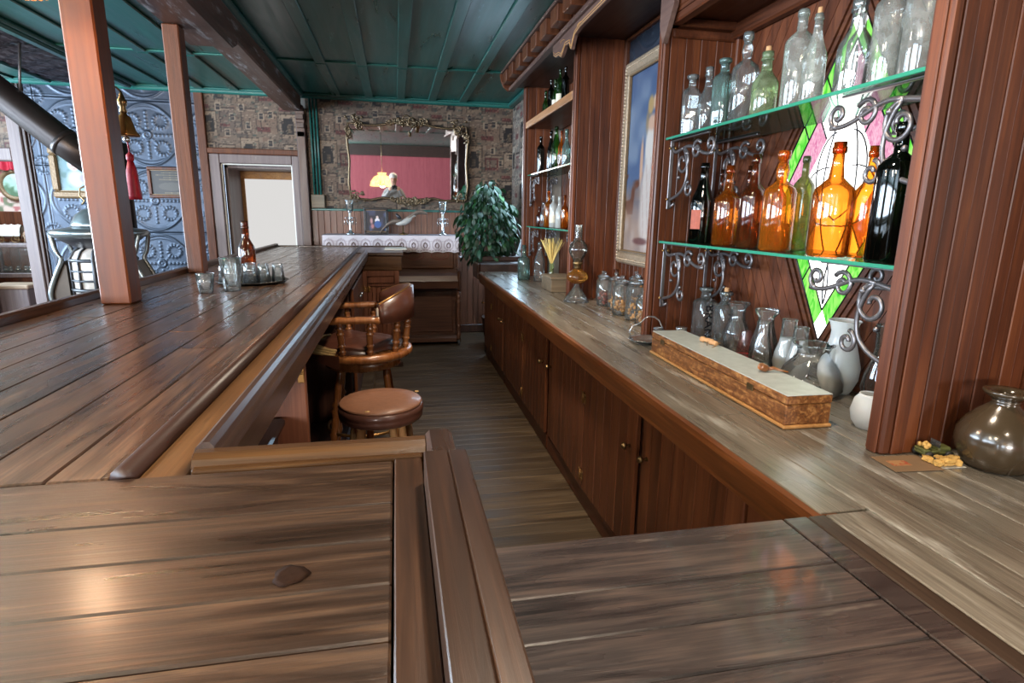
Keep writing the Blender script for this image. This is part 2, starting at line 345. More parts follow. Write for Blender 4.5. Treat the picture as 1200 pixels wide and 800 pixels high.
# ================================================================ painted surfaces (colour per vertex of a fine grid)
def colour_mesh(name, verts, faces, cols, smooth=False):
    me = bpy.data.meshes.new(name); me.from_pydata(verts, [], faces)
    a = me.color_attributes.new('Col', 'FLOAT_COLOR', 'POINT')
    c = np.asarray(cols, float)/255.0; c = np.where(c <= .04045, c/12.92, ((c+.055)/1.055)**2.4)
    a.data.foreach_set('color', np.concatenate([c, np.ones((len(c), 1))], 1).ravel().astype(np.float32))
    if smooth: me.polygons.foreach_set('use_smooth', [True]*len(me.polygons))
    me.update(); return me
def canvas(name, W, H, nx, nz, fn, plane='y', loc=(0,0,0), parent=None, mat='vcp', kind=None, wavy=None):
    """flat picture W x H whose lower left corner is the local origin; plane y faces -y, plane x faces -x (left edge far)."""
    uu, vv = np.meshgrid(np.linspace(0, 1, nx), np.linspace(0, 1, nz))
    U = uu.ravel(); V = vv.ravel(); cols = fn(U, V)
    off = wavy(U, V) if wavy else np.zeros_like(U)
    if plane == 'y': vs = np.stack([U*W, off, V*H], 1)
    elif plane == 'x': vs = np.stack([off, -U*W, V*H], 1)
    else: vs = np.stack([U*W, V*H, off], 1)
    i = np.arange(nx*nz).reshape(nz, nx)
    fs = np.stack([i[:-1,:-1], i[:-1,1:], i[1:,1:], i[1:,:-1]], -1).reshape(-1, 4)
    me = colour_mesh(name, vs.tolist(), fs.tolist(), cols); me.materials.append(M[mat])
    return place(name, me, parent, loc, kind)
def smoothnoise(U, V, sx, sy_, seed):
    rg = np.random.RandomState(seed); g = rg.rand(int(sy_)+2, int(sx)+2)
    x = U*sx; y = V*sy_; xi = x.astype(int); yi = y.astype(int); fx = x-xi; fy = y-yi; fx = fx*fx*(3-2*fx); fy = fy*fy*(3-2*fy)
    return (g[yi,xi]*(1-fx)+g[yi,xi+1]*fx)*(1-fy) + (g[yi+1,xi]*(1-fx)+g[yi+1,xi+1]*fx)*fy
def mixc(A, c, m):
    m = np.clip(m, 0, 1)[:, None]; return A*(1-m) + np.array(c, float)*m
def ell(U, V, cx, cz, rx, rz, soft=.15):
    d = np.sqrt(((U-cx)/rx)**2 + ((V-cz)/rz)**2); return np.clip((1-d)/soft, 0, 1)

# wallpaper tile: a village of arches, windows and red shop fronts, one cell = 1 cm
TW, TH = 84, 66
def village_tile():
    rg = np.random.RandomState(5); T = np.zeros((TH, TW, 3)); T[:] = (112, 101, 91)
    def rect(x, y, w_, h_, c, a=1.0):
        for yy in range(y, y+h_):
            for xx in range(x, x+w_):
                T[yy % TH, xx % TW] = T[yy % TH, xx % TW]*(1-a) + np.array(c)*a
    pal = [(128,116,104), (96,88,82), (140,126,112), (84,76,70), (106,92,80), (148,134,118), (74,70,68), (118,96,84)]
    for _ in range(120): rect(rg.randint(TW), rg.randint(TH), rg.randint(3, 14), rg.randint(2, 7), pal[rg.randint(len(pal))], .55)
    for x, y, w_, h_, c in ((1,0,20,30,(126,112,98)), (23,0,22,20,(104,92,84)), (45,30,18,26,(132,118,104)), (62,0,18,22,(116,104,94)), (24,34,18,22,(120,104,92)), (66,34,16,26,(98,88,82)), (4,38,16,22,(110,96,86)), (46,4,14,20,(140,126,112))):
        rect(x, y, w_, h_, c, .75); rect(x, y+h_-1, w_, 1, (58,50,48), .9); rect(x, y, 1, h_, (62,54,52), .8); rect(x+w_-1, y, 1, h_, (70,62,58), .7); rect(x+1, y+h_-3, w_-2, 1, (152,138,122), .6)
    for x, y, w_, h_ in ((4,4,12,20), (46,34,14,18), (62,2,10,14)):          # arches
        rect(x-2, y, w_+4, h_+2, (140,128,114), .7); rect(x, y, w_, h_-4, (44,42,44), .9); rect(x+2, y+h_-4, w_-4, 3, (44,42,44), .9); rect(x+w_//2-1, y+2, 4, 8, (92,82,70), .8)
    for x, y in ((22,48), (32,50), (70,30), (76,46), (8,38), (30,20), (52,14), (2,56), (62,56), (40,6)):   # windows
        rect(x, y, 6, 8, (150,138,122), .8); rect(x+1, y+1, 4, 6, (52,50,54), .9); rect(x+1, y+4, 4, 1, (120,110,100), .8)
    for x, y, w_, h_ in ((24,2,16,3), (24,14,16,2), (20,36,14,5), (66,40,10,3), (44,58,12,4)): rect(x, y, w_, h_, (92,54,54), .75)
    for x in (24, 29, 34, 39): rect(x, 2, 1, 13, (92,50,50), .85)
    for _ in range(260): rect(rg.randint(TW), rg.randint(TH), rg.randint(1, 4), 1, (60,56,54) if rg.rand() < .55 else (158,146,130), .5)
    for _ in range(30): rect(rg.randint(TW), rg.randint(TH), 3, 2, (70,84,80), .5)
    for _ in range(500): rect(rg.randint(TW), rg.randint(TH), rg.randint(1, 3), rg.randint(1, 3), (52,46,44) if rg.rand() < .6 else (140,124,108), .4)
    return np.clip((T-95)*1.2+82, 18, 200)*np.array((.95,.91,.89))
TILE = village_tile()
def village(x0, z0, gain=1.0, tint=(1,1,1)):
    def fn(U, V, W=None):
        return fn.cols
    return fn
def wallpaper(name, x0, z0, x1, z1, y, parent, facing='y', tint=(1,1,1)):
    W = (x1-x0); H = z1-z0; nx = max(2, int(abs(W)*100)+1); nz = int(H*100)+1
    def fn(U, V):
        xi = ((x0+U*W)*100).astype(int) % TW; zi = ((z0+V*H)*100).astype(int) % TH
        return TILE[zi, xi]*np.array(tint)
    if facing == 'y': return canvas(name, W, H, nx, nz, fn, 'y', (x0, y, z0), parent, 'vc')
    return canvas(name, W, H, nx, nz, fn, 'x', (y, -x0, z0), parent, 'vc')

# ================================================================ ROOM
CE = 2.76
YB, YF, XL, XR = -12.0, 7.15, -6.5, 1.62
# floor ----------------------------------------------------------
fl = MB().box(XL-.1, YB-.1, -.12, 5.1, YF, -.012).build('floor', M['gfloor']); fl['kind'] = 'structure'
me = MB().cbox(0, 0, -.012, 1.0, .083, 0, .002)
bw = MB().cbox(-.62, 0, -.012, .62, .0848, 0, .0009).mesh('floor_board'); bw.materials.append(M['gfloor'])
y = 1.0
while y < 7.06:                      # boards of the aisle, run across it
    place('floor_board', bw, fl, (.40, y, 0)); y += .086
MB().box(-.24, YB, -.011, 5.0, .99, 0).box(XL, YB, -.011, -.24, 7.0, 0).build('floor_field', M['gfloor'], fl)
# far wall -------------------------------------------------------
wf = MB()
wf.box(-1.07, YF, -.12, XR, YF+.12, CE); wf.box(-3.78, YF, -.12, -2.0, YF+.12, CE); wf.box(-2.0, YF, 1.99, -1.07, YF+.12, CE)
wf.box(XL, YF, 2.03, -3.78, YF+.12, CE); wf.box(XL, YF, 0, -5.3, YF+.12, 2.03)
wf = wf.build('wall_far', M['plaster']); wf['kind'] = 'structure'
wallpaper('wallpaper', -.96, 1.50, 1.42, CE, YF-.004, wf); wallpaper('wallpaper', -2.02, 2.10, -1.05, CE, YF-.004, wf)
wallpaper('wallpaper', -5.3, 2.08, -3.86, CE, YF-.004, wf)
x = -.96; bd = MB().cbox(0, -.014, 0, .068, 0, 1.46, .004).mesh('wainscot_board'); bd.materials.append(M['wains'])
while x < 1.40: place('wainscot_board', bd, wf, (x, YF, .04)); x += .0700
MB().cbox(-.96, YF-.03, 1.49, 1.42, YF, 1.515, .006).build('chair_rail', M['teal'], wf)
MB().cbox(-.96, YF-.03, 0, 1.42, YF, .10, .006).build('baseboard', M['darkz'], wf)
# pressed tin
def tin_tile(u0, u1, v0, v1):
    S = .69; n = 72
    nx = max(2, int((u1-u0)*n)+1); nz = max(2, int((v1-v0)*n)+1)
    uu, vv = np.meshgrid(np.linspace(u0, u1, nx), np.linspace(v0, v1, nz)); U = uu.ravel()-.5; V = vv.ravel()-.5
    g = lambda x, s: np.exp(-(x/s)**2)
    rr = np.hypot(U, V); an = np.arctan2(V, U); hh = 0.012*g(rr-.445-.012*np.cos(4*an), .013) + .006*g(rr-.41, .008)
    for sx in (-1, 1):
        for sz in (-1, 1):
            du, dv = U-.2*sx, V-.2*sz; r2 = np.hypot(du, dv); a2 = np.arctan2(dv, du)
            hh = hh + .013*g(r2-.095, .022)*(.55+.45*np.cos(13*a2))
            du, dv = U-.5*sx, V-.5*sz; r2 = np.hypot(du, dv); a2 = np.arctan2(dv, du)
            hh = hh + .011*g(r2-.12, .02)*(.6+.4*np.cos(16*a2)) + .01*g(r2, .03)
    hh = hh + .014*g(rr-.05, .014) + .012*g(rr, .02)
    for ax, bx in ((U, V), (V, U)):
        hh = hh + .012*g(ax, .014)*(np.abs(bx) > .07)*(np.abs(bx) < .36)*(.5+.5*np.cos(bx*110))
    d = (U+V)/1.414; e = (U-V)/1.414
    for ax, bx in ((d, e), (e, d)): hh = hh + .008*g(ax, .012)*(np.abs(bx) > .06)*(np.abs(bx) < .17)*(.5+.5*np.cos(bx*130))
    edge = np.minimum(.5-np.abs(U), .5-np.abs(V)); hh = hh + .006*g(edge-.012, .006) - .006*g(edge, .005)
    vs = np.stack([(U+.5)*S, -hh*.7, (V+.5)*S], 1); i = np.arange(nx*nz).reshape(nz, nx)
    fs = np.stack([i[:-1,:-1], i[:-1,1:], i[1:,1:], i[1:,:-1]], -1).reshape(-1, 4)
    me = bpy.data.meshes.new('tin_panel'); me.from_pydata(vs.tolist(), [], fs.tolist()); me.polygons.foreach_set('use_smooth', [True]*len(fs)); me.materials.append(M['tin']); return me
tcache = {}
for i, (x0, ua, ub) in enumerate(((-3.635, 0, 1), (-2.945, 0, 1), (-2.255, 0, .27), (-4.325, .81, 1))):
    for z0, va, vb in ((-.155, .3, 1), (.535, 0, 1), (1.225, 0, 1), (1.915, 0, 1), (2.605, 0, .2)):
        k = (ua, ub, va, vb)
        if k not in tcache: tcache[k] = tin_tile(*k)
        place('tin_panel', tcache[k], wf, (x0, YF-.012, z0))
# frame of the wide opening on the left
fo = MB().cbox(-3.90, YF-.05, 0, -3.78, YF+.14, CE, .01).build('opening_post', M['frame'], wf)
MB().cbox(-3.775, YF-.04, 0, -3.74, YF, CE, .008).cbox(-3.735, YF-.025, 0, -3.715, YF, CE, .006).build('post_moulding', M['darkz'], wf)
MB().cbox(-5.3, YF-.04, 1.95, -3.90, YF+.13, 2.08, .01).build('opening_header', M['frame'], wf)
# doorway in the middle with its deep reveal and a drawn shade
d1 = root('door_1')
MB().cbox(-2.10, YF-.045, 0, -2.01, YF, CE, .008).build('corner_board', M['post2'], d1)
MB().cbox(-2.01, YF-.03, 0, -1.90, YF+.12, 2.09, .008).build('side_casing', M['frame'], d1)
MB().cbox(-1.14, YF-.03, 0, -1.065, YF+.12, 2.09, .008).build('side_casing', M['frame'], d1)
MB().cbox(-1.90, YF-.03, 1.99, -1.14, YF+.12, 2.09, .008).build('head_casing', M['frame'], d1)
MB().cbox(-2.01, YF-.05, 2.09, -1.06, YF, 2.15, .008).build('head_board', M['post2'], d1)
MB().cbox(-1.90, YF+.0, 0, -1.885, YF+.02, 1.99, .004).cbox(-1.90, YF+.0, 1.975, -1.14, YF+.02, 1.99, .004).cbox(-1.155, YF, 0, -1.14, YF+.02, 1.99, .004).build('white_stop', M['white'], d1)
MB().box(-1.90, YF+.12, 0, -1.86, YF+.75, 1.99).box(-1.16, YF+.12, 0, -1.12, YF+.75, 1.99).box(-1.90, YF+.12, 1.95, -1.12, YF+.75, 1.99).box(-1.90, YF+.12, -.02, -1.12, YF+.75, 0).build('reveal', M['frame'], d1)
w1 = root('window_1')
MB().cbox(-1.88, YF+.66, 1.86, -1.14, YF+.72, 1.95, .006).cbox(-1.88, YF+.66, 0, -1.82, YF+.72, 1.86, .006).cbox(-1.20, YF+.66, 0, -1.14, YF+.72, 1.86, .006).build('sash_frame', M['raw'], w1)
MB().box(-1.82, YF+.68, 0.02, -1.20, YF+.69, 1.86).build('backlit_shade', emit('daylight_shade', (226,224,222), .58), w1)
MB().cbox(-.960, YF-.06, 0, -1.055, YF, CE, .008) if False else None
pst = MB().cbox(-1.06, YF-.10, 0, -.965, YF, CE-.16, .008).build('trim_1', M['darkz']); pst['kind'] = 'structure'
cr = MB()
for k in range(4): cr.cbox(-1.055, YF-.16+.02*k, 2.56-.09*k, -.97, YF-.09, 2.62-.09*k, .006)
cr.build('stepped_bracket', M['darkz'], pst)
# green pipes beside the post
gp = thing('wall_pipes', 'three thin green pipes running down the wallpaper to a small box beside the wooden post', 'pipe', (-.88, YF-.03, 1.5))
for i in range(3): MB().tube([(i*.035-.03, -.005, .17), (i*.035-.03, -.005, 1.25)], .011, 8).build('pipe', M['teal'], gp)
MB().cbox(-.07, -.035, .02, .08, .03, .17, .006).build('junction_box', M['greyw'], gp)
# right wall, left wall, back wall, next room
wr = MB().box(XR, .78, 0, XR+.12, 5.6, CE).box(XR+.12, .78, 0, 5.0, .90, CE).box(5.0, YB, 0, 5.12, .9, CE).build('wall_right', M['hutch']); wr['kind'] = 'structure'
wr = MB().box(1.42, 5.62, -.12, XR+.12, YF, CE).build('wall_right', M['plaster']); wr['kind'] = 'structure'
def strip_fn(x0, x1):
    pass
W_ = 1.5
canvas('wallpaper', W_, CE-.0, 151, 277, lambda U, V: TILE[(V*CE*100).astype(int) % TH, (U*150).astype(int) % TW]*np.array((1.15,1.25,1.35)), 'x', (1.416, 7.14, 0), wr, 'vc')  # tile brightened and blued: cool daylight put into the wallpaper colour
MB().cbox(1.385, 5.86, 0, 1.414, 5.98, 2.05, .008).build('door_casing', M['darkz'], wr)
wl = MB()
ys = [YB-.1]; 
for yc, wd in ((-7.4, 2.2), (-1.3, 2.2), (4.6, 2.0)): ys += [yc-wd, yc+wd]
ys.append(9.4)
for i in range(0, len(ys), 2): wl.box(XL-.12, ys[i], 0, XL, ys[i+1], CE)
for yc, wd in ((-7.4, 2.2), (-1.3, 2.2), (4.6, 2.0)): wl.box(XL-.12, yc-wd, 0, XL, yc+wd, .82); wl.box(XL-.12, yc-wd, 2.58, XL, yc+wd, CE)
wl = wl.build('wall_left', M['plaster']); wl['kind'] = 'structure'
damask = wood('red_damask', (150,62,72), (176,84,92), (190,100,104), 'z', (.6,.8), 14, .1, 0, blotch=6)
wb = MB().box(-2.4, YB-.12, 0, 5.12, YB, CE).box(XL-.12, YB-.12, 0, -5.7, YB, CE).box(-5.7, YB-.12, 0, -2.4, YB, .95).box(-5.7, YB-.12, 2.45, -2.4, YB, CE).build('wall_back', damask); wb['kind'] = 'structure'
MB().cbox(-2.4, YB, .12, 5.0, YB+.03, .26, .006).build('chair_rail', M['frame'], wb); MB().cbox(XL, YB, 2.30, 5.0, YB+.14, CE, .01).build('header_beam', M['dark'], wb)
# ceiling ---------------------------------------------------------
ce = MB().box(XL-.1, YB-.1, CE, 5.1, 9.4, CE+.1).build('ceiling', M['teal']); ce['kind'] = 'structure'
bt = MB().cbox(-.045, 0, -.018, .045, YF-1.0, 0, .006).mesh('batten'); bt.materials.append(M['teal'])
bt2 = MB().cbox(-.045, 0, -.018, .045, 1.50, 0, .006).mesh('batten'); bt2.materials.append(M['teal'])
k = 0; x = -5.9
while x < 1.0:
    if not (-1.24 < x < -.94) and not (-3.5 < x < -2.70): place('batten', bt2, ce, (x, 5.64, CE)); place('batten', bt, ce, (x, -.55, CE))
    x = round(x+.3528, 4)
MB().cbox(XL, 5.58, CE-.014, 1.42, 5.64, CE, .004).build('cross_batten', M['tealx'], ce)
MB().cbox(XL, -.61, CE-.014, 1.42, -.55, CE, .004).build('cross_batten', M['tealx'], ce)
MB().cbox(-5.3, YF-.06, CE-.05, 1.42, YF, CE, .012).cbox(-5.3, YF-.10, CE-.02, 1.42, YF-.06, CE, .006).build('cornice_moulding', M['tealx'], ce)
MB().cbox(1.34, 5.64, CE-.045, 1.42, YF, CE, .012).build('cornice_moulding', M['teal'], ce)
MB().cbox(-2.74, -.5, CE-.05, -2.66, YF-.1, CE, .015).cbox(-2.66, -.5, CE-.03, -2.62, YF-.1, CE, .01).build('strip_moulding', M['teal'], ce)
# tin strip between mouldings
n1, n2 = 34, 340
uu, vv = np.meshgrid(np.linspace(0, 1, n1), np.linspace(0, 1, n2)); hh = RNG.rand(n2, n1)*.02 + .012*np.sin(vv*150)*np.cos(uu*14)
vs = np.stack([-3.40+uu.ravel()*.66, 1.2+vv.ravel()*5.85, CE-.012-hh.ravel()*.7], 1); ii = np.arange(n1*n2).reshape(n2, n1)
fs = np.stack([ii[:-1,:-1], ii[1:,:-1], ii[1:,1:], ii[:-1,1:]], -1).reshape(-1, 4)
me = bpy.data.meshes.new('tin_strip'); me.from_pydata(vs.tolist(), [], fs.tolist()); me.polygons.foreach_set('use_smooth', [True]*len(fs)); me.materials.append(M['tindark']); place('tin_strip', me, ce)
MB().cbox(-3.46, -.5, CE-.04, -3.39, YF-.1, CE, .015).build('strip_moulding', M['teal'], ce)
# beam with its round moulding and corbel block over the second post
bm = MB().cbox(-1.19, -1.5, 2.56, -.99, YF-.1, CE, .012).build('trim_2', M['beam']); bm['kind'] = 'structure'
MB().tube([(-.985, -1.5, 2.735), (-.985, YF-.1, 2.735)], .028, 10).build('round_moulding', M['teal'], bm)
MB().prism([(2.6, 2.56), (2.6, 2.47), (4.15, 2.47), (4.28, 2.52), (4.30, 2.56)], -1.21, -.97, 'x').build('corbel_block', M['beam'], bm)
# next room -------------------------------------------------------
def floral(U, V):
    A = np.zeros((len(U), 3)); A[:] = (206, 184, 172)
    a = smoothnoise(U, V, 60, 50, 3); b = smoothnoise(U, V, 45, 38, 4); c = smoothnoise(U, V, 30, 26, 9)
    A = mixc(A, (176, 110, 108), (a-.62)*8); A = mixc(A, (112, 120, 96), (b-.66)*8); A = mixc(A, (230, 212, 200), (c-.6)*3); return A
nr = MB().box(XL, 9.3, 0, -2.6, 9.4, CE).box(-2.6, YF+.12, 0, -2.5, 9.4, CE).build('wall_next_room', M['plaster']); nr['kind'] = 'structure'
canvas('wallpaper', 3.0, 1.34, 180, 90, floral, 'y', (-6.2, 9.29, 1.42), nr, 'vc')
MB().cbox(-6.2, 9.25, 1.22, -3.2, 9.30, 1.42, .01).build('wainscot_cap', M['hutch'], nr)
wd = MB().cbox(0, -.015, 0, .11, 0, 1.2, .004).mesh('wainscot_board'); wd.materials.append(M['hutch'])
for i in range(18): place('wainscot_board', wd, nr, (-6.0+i*.114, 9.30, 0))
f2_ = MB().box(XL, YF, -.12, -2.5, 9.4, 0).build('floor_next_room', plain('patterned_rug_floor', (132,112,124), .7, 0, .5, 30)); f2_['kind'] = 'structure'
vl = thing('window_valance', 'dark red gathered valance hanging high in the room beyond the opening', 'curtain', (-5.5, 9.2, 2.0))
p = [(i*.02, .03*math.sin(i*1.1), 0) for i in range(60)]
v_ = MB(); v_.add([(a, b, .12) for a, b, c in p]+[(a, b, -.03+.01*math.sin(i)) for i, (a, b, c) in enumerate(p)], [(i, i+1, 61+i, 60+i) for i in range(59)], True).build('cloth', M['red'], vl)
# objects of the next room
o = thing('oval_picture', 'oval framed green landscape hanging on floral wallpaper beyond the opening', 'picture', (-5.10, 9.27, 1.77))
pr = [(.14, -.0), (.155, -.02), (.185, -.03), (.20, -.015), (.20, 0)]
fm = MB(); N_ = 28
vs = [(rr*math.cos(2*PI*k/N_), z, rr*1.05*math.sin(2*PI*k/N_)) for rr, z in pr for k in range(N_)]
fm.add(vs, [(i*N_+k, i*N_+(k+1) % N_, (i+1)*N_+(k+1) % N_, (i+1)*N_+k) for i in range(4) for k in range(N_)], True).build('oval_frame', M['gilt'], o)
cd = MB(); 
def land(U, V):
    A = np.zeros((len(U), 3)); A[:] = (150, 176, 160); A = mixc(A, (84, 110, 84), (smoothnoise(U, V, 6, 6, 2)-V*.9+.1)*3); return mixc(A, (190, 204, 190), (V-.6)*2)
vs = [(0, -.004, 0)]; cols = []; U_ = [0.5]; V_ = [0.5]
for rr in (.05, .1, .148):
    for k in range(N_): vs.append((rr*math.cos(2*PI*k/N_), -.004, rr*1.05*math.sin(2*PI*k/N_))); U_.append(.5+rr/.3*math.cos(2*PI*k/N_)); V_.append(.5+rr/.3*math.sin(2*PI*k/N_))
fs = [(0, 1+k, 1+(k+1) % N_) for k in range(N_)] + [(1+i*N_+k, 1+(i+1)*N_+k, 1+(i+1)*N_+(k+1) % N_, 1+i*N_+(k+1) % N_) for i in range(2) for k in range(N_)]
me = colour_mesh('painting', vs, fs, land(np.array(U_), np.array(V_))); me.materials.append(M['vcp']); place('painting', me, o)
cs = thing('display_case', 'white and glass display case with slanted lid seen through the left opening', 'cabinet', (-5.15, 8.35, 0))
MB().cbox(0, 0, .60, .62, .45, .66, .01).cbox(0, 0, .98, .62, .45, 1.03, .01).cbox(0, 0, .66, .03, .03, .98, .005).cbox(.59, 0, .66, .62, .03, .98, .005).cbox(0, .42, .66, .03, .45, .98, .005).cbox(.59, .42, .66, .62, .45, .98, .005).build('frame', M['frame'], cs)
MB().box(.03, .012, .66, .59, .016, .98).build('glass_pane', M['g_clear'], cs)
MB().cbox(.02, .02, .50, .6, .43, .60, .01).cbox(.02, .02, 0, .08, .08, .5).cbox(.54, .02, 0, .6, .08, .5).cbox(.02, .37, 0, .08, .43, .5).cbox(.54, .37, 0, .6, .43, .5).build('stand', M['hutch'], cs)
for i in range(7):
    tag(MB().lathe([(.025,0), (.03,.03), (.02,.05), (.026,.055), (.01,.08)], (-5.1+i*.075, 8.48+.02*(i % 3), .665), 8).build('trinket', M['silver']), 'small silver trinket inside the display case', 'trinket', 'trinkets in the display case')
wg = thing('toy_wagon', 'toy covered wagon with white canvas top standing on the display case', 'toy', (-5.02, 8.55, 1.03))
MB().cbox(0, 0, .05, .26, .11, .09, .006).build('wagon_bed', M['hutchy'], wg)
cv = MB(); vs = []; 
for i in range(9):
    for k in range(9):
        a = PI*k/8; s_ = 1+.15*abs(math.sin(i*PI/2.0+.3)); vs.append((-.02+i*.037, .055-.065*s_*math.cos(a), .085+.13*s_*math.sin(a)))
cv.add(vs, [(i*9+k, (i+1)*9+k, (i+1)*9+k+1, i*9+k+1) for i in range(8) for k in range(8)], True).build('canvas_top', M['white'], wg)
for (a, b) in ((.05, -.01), (.22, -.01), (.05, .12), (.22, .12)):
    wm = MB(); wm.tube([(a+.042*math.cos(t*PI/8), b, .045+.042*math.sin(t*PI/8)) for t in range(16)], .006, 6, True)
    for t in range(4): wm.tube([(a-.04*math.cos(t*PI/4), b, .045-.04*math.sin(t*PI/4)), (a+.04*math.cos(t*PI/4), b, .045+.04*math.sin(t*PI/4))], .003, 5)
    wm.build('wheel', M['brassd'], wg)
hs_ = thing('toy_horse', 'small brown toy horse in front of the toy covered wagon', 'toy', (-4.68, 8.60, 1.03))
hm = MB(); hm.ball((0, 0, .11), .05, 12, (1.25, .5, .75)); hm.tube([(.04, 0, .12), (.075, 0, .17), (.085, 0, .185)], [.026, .018, .015], 8); hm.tube([(.08, 0, .19), (.115, 0, .165)], [.017, .010], 8)
for a, b in ((-.045, -.014), (-.045, .014), (.045, -.014), (.045, .014)): hm.tube([(a, b, .1), (a+.006, b, .05), (a, b, 0)], [.014, .008, .008], 6)
hm.tube([(-.06, 0, .12), (-.08, 0, .08), (-.08, 0, .05)], [.008, .008, .003], 6); hm.build('body', M['crate'], hs_)
ch = thing('storage_chest', 'pale blue-grey wooden chest on the floor under the display case', 'chest', (-4.86, 8.0, 0))
MB().cbox(0, 0, .06, .40, .30, .50, .01).build('body', M['frame'], ch); MB().cbox(-.02, -.02, .50, .42, .32, .55, .012).build('lid', M['crate'], ch); MB().cbox(-.02, -.02, 0, .42, .32, .06, .01).build('plinth', M['crate'], ch)
dr = thing('small_drawer_chest', 'narrow dark chest of drawers at the left edge of the opening', 'drawers', (-5.28, 7.6, 0))
MB().cbox(0, 0, 0, .52, .35, .92, .01).build('body', M['hutch'], dr)
for i in range(3):
    dw = MB().cbox(.03, -.02, .06+i*.28, .49, 0, .31+i*.28, .008).build('drawer', M['cab'], dr)
    MB().lathe([(.004,0), (.018,.01), (.016,.025), (.001,.03)], (.26, -.02, .18+i*.28), 10, 'y').build('knob', M['silver'], dw).scale = (1,1,1)
# ================================================================ BAR
bar = thing('bar_counter', 'long polished plank bar counter running from the foreground to the far end', 'bar counter', (0,0,0))
HB = 1.11
lanes = [-1.232, -1.13, -1.022, -.914, -.806, -.70, -.592, -.486, -.404]
pcache = {}
def plank_mesh(w_, l, mat, t=.03, b=.0025, ax='y'):
    k = (round(w_, 3), round(l, 3), mat, ax)
    if k not in pcache:
        mb = MB().cbox(0, 0, -t, w_, l, 0, b) if ax == 'y' else MB().cbox(0, 0, -t, l, w_, 0, b)
        me = mb.mesh('plank'); me.materials.append(M[mat]); pcache[k] = me
    return pcache[k]
G = .0012
for i in range(len(lanes)-1):
    a, b = lanes[i], lanes[i+1]
    cuts = [.836, [3.1, 2.2, 4.0, 2.7, 4.4, 1.9, 1.66, 3.4][i], [5.2, 4.6, 5.7, 5.0, 5.9, 4.2, 4.4, 5.4][i], 6.50]
    for c0, c1 in zip(cuts[:-1], cuts[1:]):
        place('plank', plank_mesh(b-a-G, c1-c0-G, 'bar'), bar, (a, c0, HB+random.uniform(-.0008, .0008)))
MB().box(-1.235, .84, HB-.06, -.30, 6.5, HB-.031).build('substrate', M['dark'], bar)
# half round, channel, arm rest
mb = MB(); mb.tube([(-.388, .836, HB-.002), (-.388, 6.42, HB-.002)], .0175, 12).build('half_round_moulding', M['dark'], bar)
MB().cbox(-.372, .80, HB-.03, -.308, 6.42, HB-.006, .002).build('channel_board', M['gold'], bar)
prof = [(-.312, HB-.03), (-.312, HB+.006), (-.306, HB+.020), (-.296, HB+.028), (-.286, HB+.028), (-.280, HB+.020), (-.276, HB+.010), (-.268, HB+.006), (-.264, HB-.004), (-.264, HB-.055), (-.30, HB-.055)]
mb = MB(); n = len(prof)
MB().prism([(a, c) for a, c in prof][::-1], .88, 5.58, 'y').build('arm_rest', M['edge'], bar)
MB().cbox(-.30, .88, HB-.078, -.275, 5.6, HB-.056, .004).build('apron', M['edge'], bar)
MB().cbox(-1.275, -.6, HB-.10, -1.236, 6.53, HB+.032, .008).build('customer_rail', M['edge'], bar)
MB().cbox(-1.27, 6.502, HB-.10, .06, 6.54, HB+.012, .006).build('end_rail', M['edge'], bar)
# foreground section, planks across
ys = [.833, .700, .614, .530, .449, .362, .275, .18, .08]
for j, (a, b) in enumerate(zip(ys[1:], ys[:-1])):
    place('plank', plank_mesh(b-a-G, 1.218, 'barx', ax='x'), bar, (-1.233, a, HB+random.uniform(-.0006, .0006)))
MB().cbox(-.0125, .06, HB-.03, .0283, .834, HB+.001, .002).build('end_board', M['edge'], bar)
MB().box(-1.235, .06, HB-.06, .03, .833, HB-.031).build('substrate', M['dark'], bar)
kn = MB(); kn.lathe([(.001, .0008), (.006, .0003), (.012, .0009), (.018, .0)][::-1], (0,0,0), 22, wob=lambda a, i: 1+.10*math.cos(3*a+i)+.06*math.cos(7*a))
kn.build('knot', plain('wood_knot', (44,28,20), .8, 0, .4, 150, .0, spec=.08), bar, (-.118, .560, HB+.0005))
# rear rim, corner and side rail of the end section
rim = [(.846, HB-.02), (.846, HB+.004), (.852, HB+.012), (.864, HB+.018), (.880, HB+.018), (.892, HB+.012), (.898, HB+.0), (.898, HB-.10), (.88, HB-.10)]
MB().prism(rim, -.303, .036, 'x').build('rim_rail', M['edgex'], bar)
MB().cbox(-.30, .834, HB-.03, .03, .848, HB+.004, .002).build('rim_fillet', M['edgex'], bar)
MB().cbox(.037, .752, HB-.22, .080, .895, HB+.024, .007).build('corner_block', M['edge'], bar)
MB().cbox(.0285, .06, HB-.23, .0610, .748, HB+.048, .0015).build('side_rail', M['edge'], bar)
MB().cbox(.0614, .06, HB-.23, .088, .749, HB+.0475, .0025).build('side_rail', M['edge'], bar)
# carcass under the counter
MB().cbox(-1.22, .1, 0, -1.19, 6.48, HB-.06, .004).build('customer_panel', M['cab'], bar)
MB().box(-.98, .9, .1, -.96, 5.56, HB-.06).build('back_panel', M['maroon'], bar)
MB().box(-.96, .9, .08, -.34, 5.56, .10).build('bottom_shelf', M['dark'], bar)
MB().cbox(-.36, .9, 0, -.335, 5.56, .08, .004).build('toe_board', M['darkz'], bar)
MB().cbox(-.26, .1, 0, .02, .86, HB-.06, .004).build('end_panel', M['cab'], bar)
for y_, mt in ((1.95, 'ret'), (3.78, 'darkz'),):
    pt = MB().cbox(-.96, y_, .1, -.315, y_+.03, HB-.06, .004).build('partition', M[mt], bar)
    if y_ < 2: MB().cbox(-.34, y_-.006, .915, -.316, y_, .985, .003).lathe([(.004,-.0), (.006,.008)], (-.325, y_-.012, .95), 8, 'y').build('hinge', M['brass'], pt)
